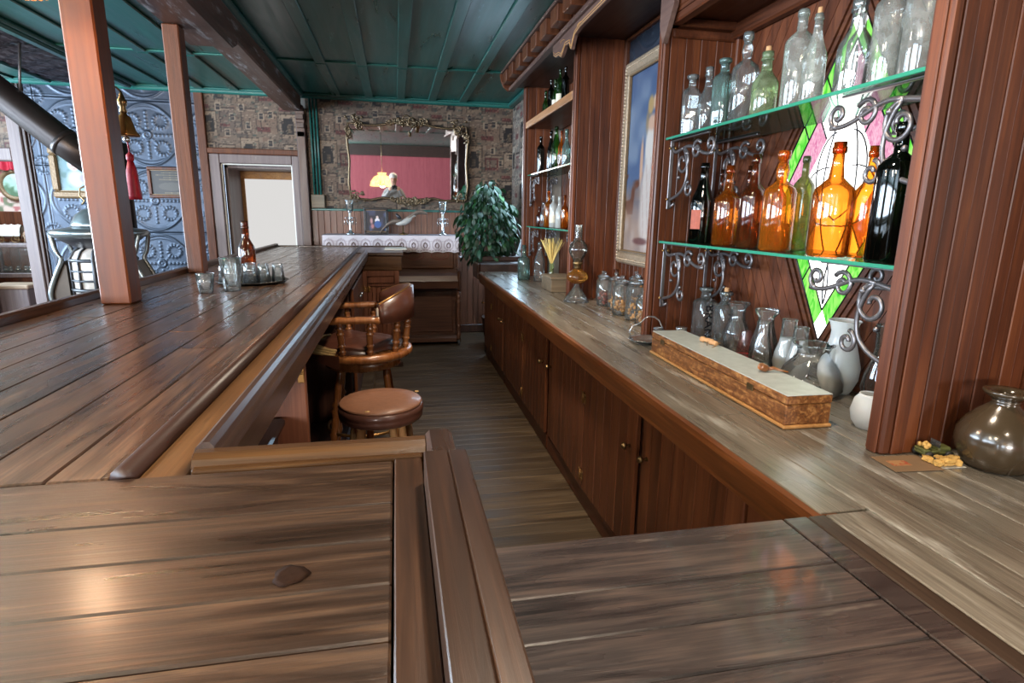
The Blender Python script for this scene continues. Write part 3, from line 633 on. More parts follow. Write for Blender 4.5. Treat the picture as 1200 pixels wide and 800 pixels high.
for i, y_ in enumerate((4.30, 4.93)):
    dd = MB().cbox(-.345, y_, .12, -.32, y_+.6, HB-.18, .006).build('door', M['cab'], bar)
    MB().ball((-.305, y_+(.55 if i == 0 else .06), .80), .014, 10).lathe([(.005, -.32), (.005, -.305)], (0, y_+(.55 if i == 0 else .06), .80), 8, 'x').build('knob', M['silver'], dd)
# end return of the bar
rt = thing('bar_return_cabinet', 'panelled cabinet with beadboard door closing the far end of the bar', 'cabinet', (-.33, 5.56, 0))
MB().cbox(-.06, -.02, HB-.03, .39, .94, HB, .006).build('top', M['edge'], rt)
MB().cbox(-.0, -.005, HB-.17, .375, .02, HB-.032, .006).build('apron', M['edgex'], rt)
MB().cbox(.0, .02, 0, .345, .93, HB-.03, .004).build('body', M['dark'], rt)
MB().cbox(-.0, .0, .05, .045, .02, HB-.17, .004).cbox(.30, .0, .05, .345, .02, HB-.17, .004).cbox(.045, .0, .885, .30, .02, HB-.17, .004).cbox(.045, .0, .79, .30, .02, .815, .004).cbox(.045, 0, .05, .30, .02, .12, .004).build('face_frame', M['ret'], rt)
MB().cbox(.05, .004, .82, .295, .018, .88, .005).build('drawer_panel', M['ret'], rt)
dd = root('door'); dd.parent = rt; del dd['kind']
bdm = MB().cbox(0, .004, .12, .040, .017, .785, .004).mesh('board'); bdm.materials.append(M['ret'])
for i in range(6): place('board', bdm, dd, (.048+i*.0418, 0, 0))
MB().cbox(-.02, -.03, 0, .36, 0, .05, .006).build('plinth', M['dark'], rt)
def hinge_mb(mb, x, y, z, ax='y', s=1.0):
    """brass butterfly hinge lying on a face"""
    for sg in (-1, 1):
        for dz in (-.014, 0, .014):
            if ax == 'y': mb.ball((x+sg*.016*s, y, z+dz*s), .010*s, 8, (1, .25, 1))
            else: mb.ball((x, y+sg*.016*s, z+dz*s), .010*s, 8, (.25, 1, 1))
    if ax == 'y': mb.tube([(x, y-.002, z-.022*s), (x, y-.002, z+.022*s)], .004*s, 6)
    else: mb.tube([(x-.002, y, z-.022*s), (x-.002, y, z+.022*s)], .004*s, 6)
    return mb
hinge_mb(MB(), .045, -.003, .765, 'y', 1.2).build('hinge', M['brass'], rt)
# compact fridge under the bar and paper on the end
fr = thing('undercounter_box', 'low black-topped brown box with silver handle under the near end of the bar', 'fridge', (-.86, 1.05, .10))
MB().cbox(0, 0, 0, .45, .88, .67, .01).build('body', M['darkz'], fr); MB().cbox(-.01, -.01, .672, .475, .885, .70, .008).build('lid', M['blk'], fr)
MB().tube([(.455, .80, .54), (.475, .80, .56), (.478, .80, .60), (.455, .80, .62)], .006, 6).build('handle', M['silver'], fr)
pp = thing('paper_pad', 'pale flat paper pad lying on the far end of the bar', 'paper', (-.12, 5.95, HB+.0005))
MB().cbox(0, 0, 0, .22, .3, .012, .002).build('sheets', M['white'], pp)
# foreground flap ----------------------------------------------------
HC = .888
fp = thing('counter_flap', 'low dark plank counter section bridging to the back bar in the right foreground', 'counter', (0,0,0))
ys = [.918, .770, .672, .582, .49, .39, .29, .19, .09]
for a, b in zip(ys[1:], ys[:-1]): place('plank', plank_mesh(b-a-G, .655, 'flap', ax='x'), fp, (.092, a, HC+random.uniform(-.0005, .0005)))
MB().cbox(.750, .09, HC-.03, .802, .917, HC+.0006, .002).build('end_batten', M['flap'], fp)
MB().box(.092, .09, HC-.06, .80, .912, HC-.031).build('substrate', M['dark'], fp)
MB().cbox(.085, .895, HC-.10, .80, .915, HC-.032, .004).build('apron', M['edgex'], fp)
# ================================================================ BACK COUNTER
bc = thing('back_counter_top', 'worn grey-brown plank worktop of the back bar', 'counter', (0,0,0))
lanes = [.842, .955, 1.035, 1.112, 1.215, 1.31, 1.41, 1.51, 1.60]
for i in range(len(lanes)-1):
    a, b = lanes[i], lanes[i+1]
    y0 = .925 if i == 0 else .05
    cuts = [y0, [2.2, 1.5, 2.9, 1.9, 2.4, 3.0, 2.0, 2.8][i], [4.6, 3.9, 5.0, 4.2, 5.1, 4.6, 4.0, 5.2][i], 5.92 if b < 1.42 else 5.59]
    for c0, c1 in zip(cuts[:-1], cuts[1:]): place('plank', plank_mesh(b-a-G, c1-c0-G, 'cnt'), bc, (a, c0, HC+random.uniform(-.0006, .0006)))
place('plank', plank_mesh(.040, .868, 'flapy'), bc, (.806, .05, HC)); place('plank', plank_mesh(.104, .868, 'cnt'), bc, (.8485, .05, HC))
MB().box(.85, .05, HC-.06, 1.40, 5.92, HC-.031).box(1.40, .05, HC-.06, 1.60, 5.59, HC-.031).build('substrate', M['dark'], bc)
MB().prism([(.842, HC-.004), (.834, HC-.012), (.832, HC-.03), (.842, HC-.108), (.88, HC-.108), (.88, HC-.004)], .922, 5.93, 'y').build('front_fascia', M['cfas'], bc)
eb = thing('counter_end_box', 'low dark wooden ledge box closing the far end of the back bar', 'ledge', (.845, 5.94, HC-.06))
MB().cbox(.0, 0, 0, .56, .30, .145, .012).build('box', M['dark'], eb); MB().cbox(-.03, -.012, -.02, .0, .32, .15, .012).build('side_moulding', M['edge'], eb); MB().cbox(-.02, .28, .145, .56, .31, .20, .008).build('back_rim', M['dark'], eb)
# cabinets: each is a thing with two doors hinged in the middle
def knob(mb, x, y, z, d=-1):
    return mb.lathe([(.008, 0), (.005, .010*d), (.006, .016*d), (.014, .022*d), (.015, .030*d), (.009, .037*d), (.0005, .039*d)], (x, y, z), 12, 'x')
XFACE = .915
def cabinet(y0, y1, ym, label, ajar=0, knobs=('near', 'far'), gap_open=False):
    t = thing('base_cabinet', label, 'cabinet', (XFACE, y0, 0), 0, None)
    MB().box(.012, 0, .10, .62, .015, HC-.062).box(.012, y1-y0-.015, .10, .62, y1-y0, HC-.062).box(.012, .015, .10, .60, y1-y0-.015, .12).box(.60, .015, .10, .62, y1-y0-.015, HC-.062).build('carcass', M['dark'], t)
    MB().cbox(.0, 0, .735 if not gap_open else .80, .02, y1-y0, HC-.062, .003).build('top_rail', M['cab'], t)
    MB().cbox(-.006, 0, .0, .014, y1-y0, .105, .005).build('toe_board', M['hutchy'], t)
    for (a, b, kn_) in ((y0, ym, knobs[0]), (ym, y1, knobs[1])):
        a += .006; b -= .006
        d = root('door'); del d['kind']; d.parent = t
        ln = b-a; hinge_at = b if a < ym-.02 and b < ym+.001 else a
        d.location = (-.004, hinge_at-y0, 0)
        sgn = -1 if hinge_at == b else 1
        d.rotation_euler = (0, 0, ajar if sgn < 0 else -ajar)
        nb = max(3, round(ln/.085)); wb_ = ln/nb
        k = ('door', round(wb_, 3))
        if k not in pcache:
            me = MB().cbox(-.02, .001, .115, 0, wb_-.001, .758, .0035).mesh('door_board'); me.materials.append(M['cab']); pcache[k] = me
        for i in range(nb): place('door_board', pcache[k], d, (0, (i*wb_ if sgn > 0 else -(i+1)*wb_), 0))
        MB().cbox(-.019, min(0, sgn*ln), .7585, -.001, max(0, sgn*ln), .7625, .001).build('raw_top_edge', M['raw'], d)
        ky = sgn*(ln-.055) if kn_ == 'free' else sgn*(ln-.055)
        knob(MB(), -.02, ky, .575).build('knob', M['brassd'], d)
    hm_ = MB(); hinge_mb(hm_, -.028, ym-y0, .60, 'x', 1.25); h2 = MB(); hinge_mb(h2, -.028, ym-y0, .19, 'x', 1.25)
    hm_.build('hinge', M['brass'], t); h2.build('hinge', M['brass'], t)
    return t
cabinet(1.962, 3.31, 2.575, 'back bar base cabinet with pair of beadboard doors nearest the ajar one', .02)
cabinet(3.325, 4.80, 4.0, 'middle back bar base cabinet with beadboard doors hinged together')
cabinet(4.815, 5.90, 5.42, 'farthest back bar base cabinet beside the plant')
t = cabinet(.50, 1.945, 1.235, 'nearest back bar base cabinet whose door stands ajar under the counter edge', .035, gap_open=True)
# ================================================================ HUTCH
hu = thing('back_bar_hutch', 'tall dark beadboard back bar hutch with posts, cornice and open bays', 'back bar', (0,0,0))
XH, XB = 1.21, 1.57
def sideboards(y, x1, z0, z1, mat='hutch'):
    """partition: front post, core and beadboard boards on the side facing the camera"""
    MB().cbox(XH-.006, y, z0, XH+.024, y+.055, z1, .006).build('front_post', M[mat], hu)
    MB().cbox(XH-.012, y+.012, z0, XH-.006, y+.043, z1, .003).build('post_bead', M[mat], hu)
    MB().box(XH+.024, y+.014, z0, x1, y+.05, z1).build('partition_core', M['dark'], hu)
    wdt = .075; k = ('sb', wdt, z0, z1)
    if k not in pcache:
        me = MB().cbox(0, 0, z0, wdt*.5-.001, .013, z1, .0022).cbox(wdt*.5-.0015, .0022, z0, wdt-.001, .013, z1, .0022).mesh('board'); me.materials.append(M[mat]); pcache[k] = me
    x = XH+.026
    while x < x1-.02: place('board', pcache[k], hu, (x, y, 0)); x += wdt
sideboards(1.155, 1.62, HC, 2.75); sideboards(2.60, 1.56, HC, 2.75); sideboards(3.93, 1.56, HC, 2.70); sideboards(5.50, 1.45, HC, 2.66)
# cove under the partition at the counter, stiles in the corners
for y in (2.595, 3.925): MB().cbox(1.545, y-.025, HC, 1.57, y, 2.32 if y < 3 else 2.66, .006).build('corner_stile', M['hutch'], hu)
# back walls: straight boards in bays 2 and 3, boards following the diamond in bay 1
MB().box(XB+.012, 1.20, HC, XB+.03, 5.52, 2.75).build('back_panel', M['dark'], hu)
k = MB().cbox(0, 0, HC, .012, .0685, 2.66, .004).mesh('back_board'); k.materials.append(M['hutch'])
y = 2.66
while y < 5.46:
    if not (3.90 < y < 3.99): place('back_board', k, hu, (XB, y, 0))
    y += .07
def clip(poly, a, b, c):          # keep a*y + b*z <= c
    out = []
    for i in range(len(poly)):
        p, q = poly[i], poly[(i+1) % len(poly)]; dp = a*p[0]+b*p[1]-c; dq = a*q[0]+b*q[1]-c
        if dp <= 0: out.append(p)
        if dp*dq < 0: t_ = dp/(dp-dq); out.append((p[0]+(q[0]-p[0])*t_, p[1]+(q[1]-p[1])*t_))
    return out
DY, DZ, DW, DH = 1.862, 1.615, .345, .59
YA, YBB, Z0, Z1 = 1.212, 2.60, HC, 2.30
nl = math.hypot(1/DW, 1/DH)
for sy_ in (-1, 1):
    for sz in (-1, 1):
        a, b = sy_/DW/nl, sz/DH/nl
        base = a*DY + b*DZ; d0 = 1/nl+.055
        rect = [(min(DY, YA) if sy_ < 0 else DY, Z0 if sz < 0 else DZ), (DY if sy_ < 0 else YBB, Z0 if sz < 0 else DZ), (DY if sy_ < 0 else YBB, DZ if sz < 0 else Z1), (YA if sy_ < 0 else DY, DZ if sz < 0 else Z1)]
        i = 0
        while i < 22:
            lo, hi = d0+i*.058, d0+(i+1)*.058-.003
            pl = clip(clip(rect, a, b, base+hi), -a, -b, -(base+lo))
            if len(pl) > 2: MB().prism(pl, XB, XB+.012, 'x').build('diagonal_board', M['hutch'], hu)
            i += 1
MB().cbox(XB-.012, YA, HC, XB, YBB, HC+.03, .004).build('base_moulding', M['hutchy'], hu)
# soffit of bay 1 with framed panel, header, triangular braces
MB().box(XH, 1.21, 2.335, XB+.012, 2.60, 2.35).build('soffit', M['hutchy'], hu)
MB().cbox(XH, 1.21, 2.30, XH+.05, 2.60, 2.336, .006).cbox(XB-.05, 1.21, 2.27, XB, 2.60, 2.336, .01).cbox(XH, 2.55, 2.30, XB, 2.60, 2.336, .006).cbox(XH+.03, 2.585, 2.262, XB, 2.60, 2.30, .006).build('soffit_moulding', M['hutchy'], hu)
MB().cbox(XH-.005, 1.16, 2.35, XH+.02, 2.64, 2.76, .006).build('header_board', M['hutchy'], hu)
MB().prism([(2.60, 2.52), (2.60, 2.30), (2.565, 2.225), (2.555, 2.225), (2.47, 2.36), (2.475, 2.52)], XH-.034, XH-.012, 'x').build('corner_brace', M['darkg'], hu)
# cornice
MB().box(1.115, 1.16, 2.625, 1.60, 5.56, 2.645).build('soffit', M['dark'], hu)
MB().cbox(1.10, 1.16, 2.62, 1.125, 5.56, 2.76, .004).build('fascia', M['hutchy'], hu)
MB().cbox(1.06, 1.16, 2.598, 1.118, 5.58, 2.628, .008).build('lower_moulding', M['darkg'], hu)
MB().cbox(.985, 1.16, 2.738, 1.11, 5.62, 2.759, .006).build('crown_moulding', M['darkg'], hu)
MB().prism([(.985, 2.738), (.995, 2.68), (1.02, 2.63), (1.06, 2.60), (1.12, 2.60), (1.12, 2.738)], 5.58, 5.62, 'y').build('end_scroll', M['hutch'], hu)
dm = MB().cbox(1.0, 0, 2.64, 1.10, .165, 2.738, .006).mesh('dentil_block'); dm.materials.append(M['cab'])
for i in range(11): place('dentil_block', dm, hu, (0, 5.38-i*.28, 0))
# carved fascia across bay 2
cp = [(2.68, 2.60), (2.68, 2.53), (2.78, 2.47), (2.84, 2.50), (2.86, 2.53), (2.92, 2.545), (3.05, 2.545), (3.30, 2.545), (3.50, 2.545), (3.60, 2.53), (3.64, 2.49), (3.66, 2.465), (3.68, 2.475), (3.70, 2.51), (3.80, 2.52), (3.86, 2.485), (3.89, 2.475), (3.92, 2.49), (3.95, 2.50), (4.02, 2.505), (4.08, 2.53), (4.10, 2.56), (4.10, 2.60)]
MB().prism([(a, b+.005) for a, b in cp], 1.085, 1.105, 'x').build('carved_fascia', M['darkg'], hu)
cf = MB()
for k_, (zo, q) in enumerate(((.012, 1), (.026, 1))):
    cf.tube([(1.084, a, min(b+zo, 2.592)) for a, b in cp[2:-2]], .0022, 5)
for yc in (3.86, 3.50, 3.1, 2.8): cf.tube([(1.084, yc+.05*math.cos(k*PI/7), 2.565+.016*math.sin(k*PI/7)*math.cos(k*PI/14)) for k in range(14)], .0022, 5, True)
cf.build('carved_line', M['raw'], hu)
# wood shelf of bay 3
sh = thing('wooden_shelf', 'pale-edged wooden shelf high in the far bay of the back bar', 'shelf', (XH, 4.02, 2.265))
MB().cbox(.02, 0, 0, .34, 1.46, .045, .004).build('board', M['hutchy'], sh); MB().cbox(0, 0, -.01, .02, 1.46, .048, .004).build('front_edge', M['shelfw'], sh)
# framed picture in bay 2
pf = thing('framed_painting', 'tall pale-gilt framed painting of a blond woman in a white dress on the back bar', 'painting', (1.555, 3.87, 1.16))
PW, PH = .78, 1.30
def lady(U, V):
    A = np.zeros((len(U), 3)); A[:] = (84, 108, 146)
    A = mixc(A, (128, 146, 172), (smoothnoise(U, V, 5, 9, 21)-.45)*3*(V > .3)); A = mixc(A, (70, 90, 130), (V-.85)*4)
    A = mixc(A, (168, 118, 84), np.clip((.42-V)*8, 0, 1)*np.clip(1-smoothnoise(U, V, 8, 14, 5)*.6, 0, 1)); A = mixc(A, (112, 66, 48), (smoothnoise(U, V, 10, 18, 6)-.6)*6*(V < .45)*(V > .22))
    A = mixc(A, (196, 172, 160), np.clip((.30-V)*7, 0, 1)*(.5+.5*smoothnoise(U, V, 12, 12, 8)))
    A = mixc(A, (226, 178, 150), ell(U, V, .38, .50, .045, .16, .4))
    A = mixc(A, (232, 216, 206), ell(U, V, .60, .30, .24, .36, .35)); A = mixc(A, (240, 228, 218), ell(U, V, .56, .58, .13, .14, .35))
    A = mixc(A, (190, 150, 140), (np.sin(U*60+V*18) > .72)*.35*(V < .52)*ell(U, V, .60, .26, .24, .34, .3))
    A = mixc(A, (228, 184, 156), ell(U, V, .58, .70, .12, .05, .4)); A = mixc(A, (232, 190, 160), ell(U, V, .62, .80, .05, .045, .4))
    A = mixc(A, (200, 164, 110), ell(U, V, .53, .79, .08, .06, .4)*(1-ell(U, V, .64, .79, .055, .05, .3))); A = mixc(A, (180, 144, 96), ell(U, V, .47, .71, .05, .08, .6)*.7)
    A = mixc(A, (104, 60, 60), ell(U, V, .45, .07, .22, .025, .4)*.8)
    return A*.70
canvas('canvas', PW-.16, PH-.16, 70, 140, lady, 'x', (-.012, -.08, .08), pf)
for (a, b, c, d_) in ((0, -PW, 0, .08), (0, -PW, PH-.08, PH), ):
    MB().cbox(-.03, b, c, 0, a, d_, .012).build('frame_rail', M['giltw'], pf)
for a in (-.08, -PW): MB().cbox(-.03, a, .078, 0, a+.08, PH-.078, .012).build('frame_stile', M['giltw'], pf)
bd_ = MB()
for i in range(58): 
    for a in (-.03, -PW+.03): bd_.ball((-.03, a, .03+i*.0215), .011, 6)
for i in range(34):
    for z in (.03, PH-.03): bd_.ball((-.03, -.03-i*.0215, z), .0085, 6)
o = bd_.build('beading', M['giltw'], pf); o['kind'] = 'stuff'
MB().cbox(-.034, -PW+.085, .085, -.012, -PW+.095, PH-.085, .003).cbox(-.034, -.095, .085, -.012, -.085, PH-.085, .003).cbox(-.034, -PW+.085, .085, -.012, -.085, .095, .003).cbox(-.034, -PW+.085, PH-.095, -.012, -.085, PH-.085, .003).build('inner_slip', M['gilt'], pf)
tp = place('tin_strip', tin_tile(0, 1, 0, .28), hu, (1.556, 3.88, 2.455), rot=(0, 0, -PI/2))
MB().cbox(1.54, 3.10, 2.44, 1.57, 3.93, 2.456, .004).cbox(1.53, 3.885, 1.10, 1.57, 3.915, 2.62, .005).cbox(1.53, 3.10, 2.60, 1.57, 3.93, 2.62, .004).build('panel_moulding', M['cab'], hu)
# stained glass diamond ---------------------------------------------
sg = thing('stained_glass_panel', 'diamond stained glass panel with green border and pale pink centre in the near bay', 'stained glass', (XB+.004, DY, DZ))
def dpt(s, k): return [(s*DW, 0), (0, s*DH), (-s*DW, 0), (0, -s*DH)][k % 4]
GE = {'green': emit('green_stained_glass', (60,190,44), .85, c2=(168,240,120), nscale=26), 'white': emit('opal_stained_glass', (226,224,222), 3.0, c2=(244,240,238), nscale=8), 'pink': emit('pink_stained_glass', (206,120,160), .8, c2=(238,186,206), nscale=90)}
def pane(poly, c, t=.005):
    MB().prism(poly, 0, t, 'x').build('glass_pane', GE[c], sg)
def lerp(a, b, t_): return (a[0]+(b[0]-a[0])*t_, a[1]+(b[1]-a[1])*t_)
S1, S2, S3 = 1.0, .80, .52
for k in range(4):
    o0, o1, i0, i1 = dpt(S1, k), dpt(S1, k+1), dpt(S2, k), dpt(S2, k+1)
    e0, e1 = lerp(o0, o1, .10), lerp(o0, o1, .90)
    for j in range(3):
        pane([lerp(e0, e1, j/3), lerp(e0, e1, (j+1)/3), lerp(i0, i1, (j+1)/3), lerp(i0, i1, j/3)][::1], 'green')
    pane([o0, lerp(o0, o1, .10), i0, lerp(o0, dpt(S1, k-1), .10)], 'white')
    c0, c1 = dpt(S3, k), dpt(S3, k+1)
    up = k in (0, 1)
    pane([i0, lerp(i0, i1, .5), lerp(c0, c1, .5), c0], 'white' if k in (3,) else 'pink' if k in (0, 1, 2) and k != 3 else 'white')
    pane([lerp(i0, i1, .5), i1, c1, lerp(c0, c1, .5)], 'pink' if k in (1, 3) else 'white')
for k in range(4): pane([dpt(S3, k), dpt(S3, k+1), (0, 0)], 'white')
ld = MB()
def lead(pts, rr=.0028): ld.tube([(-.003, p[0], p[1]) for p in pts], rr, 6)
for s in (S1, S2, S3*1.0):
    for k in range(4):
        if s == S3: continue
        lead([dpt(s, k), dpt(s, k+1)])
for k in range(4):
    o0, o1, i0, i1 = dpt(S1, k), dpt(S1, k+1), dpt(S2, k), dpt(S2, k+1)
    for j in (1, 2): lead([lerp(lerp(o0, o1, .1), lerp(o0, o1, .9), j/3), lerp(i0, i1, j/3)])
    lead([lerp(i0, i1, .5), lerp(dpt(S3, k), dpt(S3, k+1), .5)])
def arc(pts, n=14):
    P = [Vector((0, p[0], p[1])) for p in pts]; out = []
    for i in range(n+1):
        t_ = i/n; Q = P[:]
        while len(Q) > 1: Q = [Q[j].lerp(Q[j+1], t_) for j in range(len(Q)-1)]
        out.append((Q[0].y, Q[0].z))
    return out
for sg_ in (-1, 1):     # petals of the flower drawn in lead
    lead(arc([(0, -.30), (sg_*.11, -.16), (sg_*.10, .12), (0, .30)])); lead(arc([(0, -.16), (sg_*.22, -.18), (sg_*.22, .06), (sg_*.055, .05)])); lead(arc([(0, -.14), (sg_*.12, -.08), (sg_*.15, .0), (sg_*.12, .16), (sg_*.04, .17)]))
    lead(arc([(0, .30), (sg_*.02, .38), (0, .45)])); lead(arc([(0, -.30), (sg_*.02, -.38), (0, -.45)]))
ld.build('lead_came', M['blk'], sg)
# stepped mouldings round the diamond
mo = MB()
for s_off, hgt in ((.004, .012), (.018, .020), (.032, .014), (.045, .022)):
    sc0 = 1+s_off*nl; sc1 = 1+(s_off+.011)*nl
    for k in range(4):
        pl = [dpt(sc0, k), dpt(sc1, k), dpt(sc1, k+1), dpt(sc0, k+1)]
        mo.prism(pl, -hgt+.008, .008, 'x')
mo.build('frame_moulding', M['hutchy'], sg)
point('daylight_behind_diamond', (1.50, 1.80, 1.60), .01, COOL, .1) if False else None
# ================================================================ GLASS SHELVES AND IRON BRACKETS
def gshelf(label, y0, y1, z, x0=XH+.03, x1=XB-.012):
    t = thing('glass_shelf', label, 'shelf', (x0, y0, z))
    MB().cbox(.006, 0, -.010, x1-x0, y1-y0, 0, .001).build('pane', M['g_shelf'], t)
    MB().cbox(0, 0, -.0105, .0058, y1-y0, .0, .001).build('polished_edge', M['g_shelfe'], t)
gshelf('lower green-edged glass shelf in the near bay carrying amber bottles', 1.213, 2.597, 1.366)
gshelf('upper green-edged glass shelf in the near bay carrying clear bottles', 1.213, 2.597, 1.836)
gshelf('upper glass shelf in the far bay under the wooden shelf', 3.99, 5.495, 1.846, x1=1.50)
gshelf('lower glass shelf in the far bay with the orange bottle', 3.99, 5.495, 1.372, x1=1.50)
def spiral(cx, cz, r0, r1, a0, turns, n=22):
    return [(cx+(r0+(r1-r0)*i/n)*math.cos(a0+turns*2*PI*i/n), cz+(r0+(r1-r0)*i/n)*math.sin(a0+turns*2*PI*i/n)) for i in range(n+1)]
def bracket_meshes():
    """in the local y-z plane: the back bar stands at y = 0, the scrolls reach to y = 1 unit of L under the shelf"""
    s = MB(); q = lambda pts, rr=.0058: s.tube([(0, a, b) for a, b in pts], rr, 7, flat=1.3)
    q(spiral(.115, -.105, .060, .012, PI*.5, -1.25)); q(arc2([(.01, -.27), (.05, -.25), (.20, -.26), (.19, -.13), (.12, -.045)]))
    q(spiral(.19, -.225, .035, .008, PI*.55, 1.2)); q(arc2([(.115, -.045), (.22, -.02), (.26, -.10), (.37, -.085)]))
    q(spiral(.345, -.052, .034, .008, -PI*.5, 1.2)); q(spiral(.235, -.062, .040, .010, PI*.2, 1.3)); q(arc2([(.01, -.03), (.04, -.07), (.06, -.05), (.115, -.045)]))
    s.ball((0, .155, -.07), .011, 8); s.ball((0, .09, -.17), .009, 8)
    vs = [(.012, -.27), (.03, -.30), (.06, -.285)]; q(vs)
    lf = MB(); lf.lathe([(.001, 0), (.010, .02), (.009, .04), (.001, .065)], (0, .205, -.33), 8); 
    return s.mesh('scrolls'), lf.mesh('leaf_tip')
def arc2(pts, n=16):
    P = [Vector((0, p[0], p[1])) for p in pts]; out = []
    for i in range(n+1):
        t_ = i/n; Q = P[:]
        while len(Q) > 1: Q = [Q[j].lerp(Q[j+1], t_) for j in range(len(Q)-1)]
        out.append((Q[0].y, Q[0].z))
    return out
scr, ltip = bracket_meshes(); scr.materials.append(M['iron'])
bar_me = MB().cbox(-.009, 0, -.31, .009, .006, 0, .002).cbox(-.008, 0, -.006, .008, .33, 0, .002).mesh('bracket_bar'); bar_me.materials.append(M['iron'])
scw = MB()
for z in (-.035, -.265): scw.ball((-.012, .010, z), .010, 10); scw.ball((.014, .010, z), .006, 8)
scw = scw.mesh('screw_rosette'); scw.materials.append(M['brass'])
def bracket(label, x, y, z, d, s=1.0, grp=None):
    t = thing('iron_bracket', label, 'bracket', (x, y, z-.0115), PI if d < 0 else 0, grp); t.scale = (s, s, s)
    place('scrolls', scr, t); place('mount_bar', bar_me, t); place('screw_rosette', scw, t)
for z, nm in ((1.366, 'lower'), (1.836, 'upper')):
    bracket('front scrolled iron bracket on the far post of the near bay, under the %s shelf' % nm, 1.275, 2.598, z, -1)
    bracket('rear scrolled iron bracket on the far post of the near bay, under the %s shelf' % nm, 1.50, 2.598, z, -1)
    bracket('front scrolled iron bracket on the near post, under the %s glass shelf' % nm, 1.275, 1.211, z, 1, .98)
    bracket('rear scrolled iron bracket on the near post, under the %s glass shelf' % nm, 1.50, 1.211, z, 1)
for z, nm in ((1.372, 'lower'), (1.846, 'upper')):
    bracket('front small iron bracket at the far end of the far bay, under its %s shelf' % nm, 1.275, 5.498, z, -1, .9)
    bracket('small iron bracket at the near end of the far bay, under its %s shelf' % nm, 1.30, 3.988, z, 1, .9)
    bracket('rear small iron bracket at the far end of the far bay, under its %s shelf' % nm, 1.44, 5.498, z, -1, .9)
# ================================================================ BOTTLES
def bottle_prof(r, h, kind):
    if kind == 'whisky': # straight body, round shoulder, tapered neck with collar
        P = [(r*.2, .004), (r*.9, 0), (r, .008), (r*1.0, h*.55), (r*.93, h*.60), (r*.66, h*.645), (r*.38, h*.69), (r*.30, h*.80), (r*.27, h*.90), (r*.34, h*.905), (r*.35, h*.955), (r*.30, h*.96), (r*.31, h), (r*.22, h), (r*.2, h*.9)]
    elif kind == 'bulge':  # bulbous neck
        P = [(r*.2, .004), (r*.9, 0), (r, .008), (r*1.0, h*.58), (r*.9, h*.63), (r*.5, h*.68), (r*.30, h*.71), (r*.38, h*.77), (r*.40, h*.82), (r*.30, h*.88), (r*.28, h*.91), (r*.38, h*.92), (r*.38, h*.97), (r*.36, h), (r*.22, h), (r*.2, h*.92)]
    elif kind == 'wine':
        P = [(r*.2, .004), (r*.92, 0), (r, .008), (r*1.0, h*.50), (r*.92, h*.56), (r*.6, h*.68), (r*.38, h*.80), (r*.32, h*.93), (r*.40, h*.935), (r*.40, h*.965), (r*.33, h*.97), (r*.34, h), (r*.22, h), (r*.2, h*.93)]
    elif kind == 'bordeaux':
        P = [(r*.2, .004), (r*.94, 0), (r, .008), (r*1.0, h*.66), (r*.95, h*.70), (r*.62, h*.755), (r*.34, h*.79), (r*.31, h*.93), (r*.37, h*.935), (r*.37, h*.98), (r*.3, h), (r*.22, h), (r*.2, h*.93)]
    elif kind == 'med':    # squat body, short neck, flared lip
        P = [(r*.2, .004), (r*.94, 0), (r, .008), (r*1.0, h*.70), (r*.9, h*.75), (r*.55, h*.79), (r*.42, h*.81), (r*.40, h*.92), (r*.58, h*.945), (r*.60, h*.99), (r*.5, h), (r*.34, h), (r*.32, h*.9)]
    else:                  # beer
        P = [(r*.2, .004), (r*.92, 0), (r, .008), (r*1.0, h*.48), (r*.94, h*.54), (r*.66, h*.62), (r*.42, h*.70), (r*.36, h*.86), (r*.46, h*.87), (r*.46, h*.90), (r*.36, h*.91), (r*.42, h*.93), (r*.42, h), (r*.25, h), (r*.22, h*.9)]
    return P
def bottle(label, x, y, z, r, h, kind, mat, name='glass_bottle', group=None, cork=False, base=True, lab=None, tilt=0):
    t = thing(name, label, 'bottle', (x, y, z+.0006), random.uniform(0, 3), group)
    wob = None
    if kind == 'med': wob = lambda a, i: 1/max(abs(math.cos(a)), abs(math.sin(a)), .80)*.86 if i < 7 else 1
    p = bottle_prof(r, h, kind); b = MB(); b.open = True
    b.lathe(p, (0,0,0), 24, wob=wob).build('glass_body', M[mat], t)
    b = MB(); i0 = next(i for i, q in enumerate(p) if q[1] > h*.84); i1 = len(p)-2
    b.lathe([(rr*1.03, zz) for rr, zz in p[i0:i1]], (0,0,0), 20).build('lip', M[mat], t)
    if cork: MB().lathe([(r*.20, h*.93), (r*.21, h+.012), (r*.19, h+.018), (.0005, h+.018)], (0,0,0), 12).build('cork', M['cork'], t)
    if lab:
        lm, l0, l1, a0, a1 = lab; vs = []; n = 12
        for j in range(2):
            for i in range(n+1): a = a0+(a1-a0)*i/n; vs.append((r*1.006*math.cos(a), r*1.006*math.sin(a), h*(l0 if j == 0 else l1)))
        MB().add(vs, [(i, i+1, n+2+i, n+1+i) for i in range(n)], True).build('paper_label', lm, t); t.rotation_euler = (0,0,0)
    return t
S1Z, S2Z = 1.366, 1.836
redlab = plain('red_oval_label', (150,74,54), .7, 0, .3, 60); wlab = plain('worn_paper_label', (206,196,176), .8, 0, .25, 70)
b = bottle('dark green champagne-shaped bottle with a red oval label, first on the lower shelf', 1.33, 2.377, S1Z, .051, .343, 'wine', 'g_dark', lab=(redlab, .18, .42, PI*1.02, PI*1.32))
bottle('amber whisky bottle with straight neck beside the dark green bottle', 1.33, 2.176, S1Z, .052, .317, 'whisky', 'g_amber')
bottle('dark brown embossed bottle with round seal beside the amber whisky bottle', 1.33, 2.005, S1Z, .0485, .345, 'whisky', 'g_brown')
bottle('bright orange bottle with a bulging neck left of the stained glass', 1.32, 1.833, S1Z, .055, .340, 'bulge', 'g_orange')
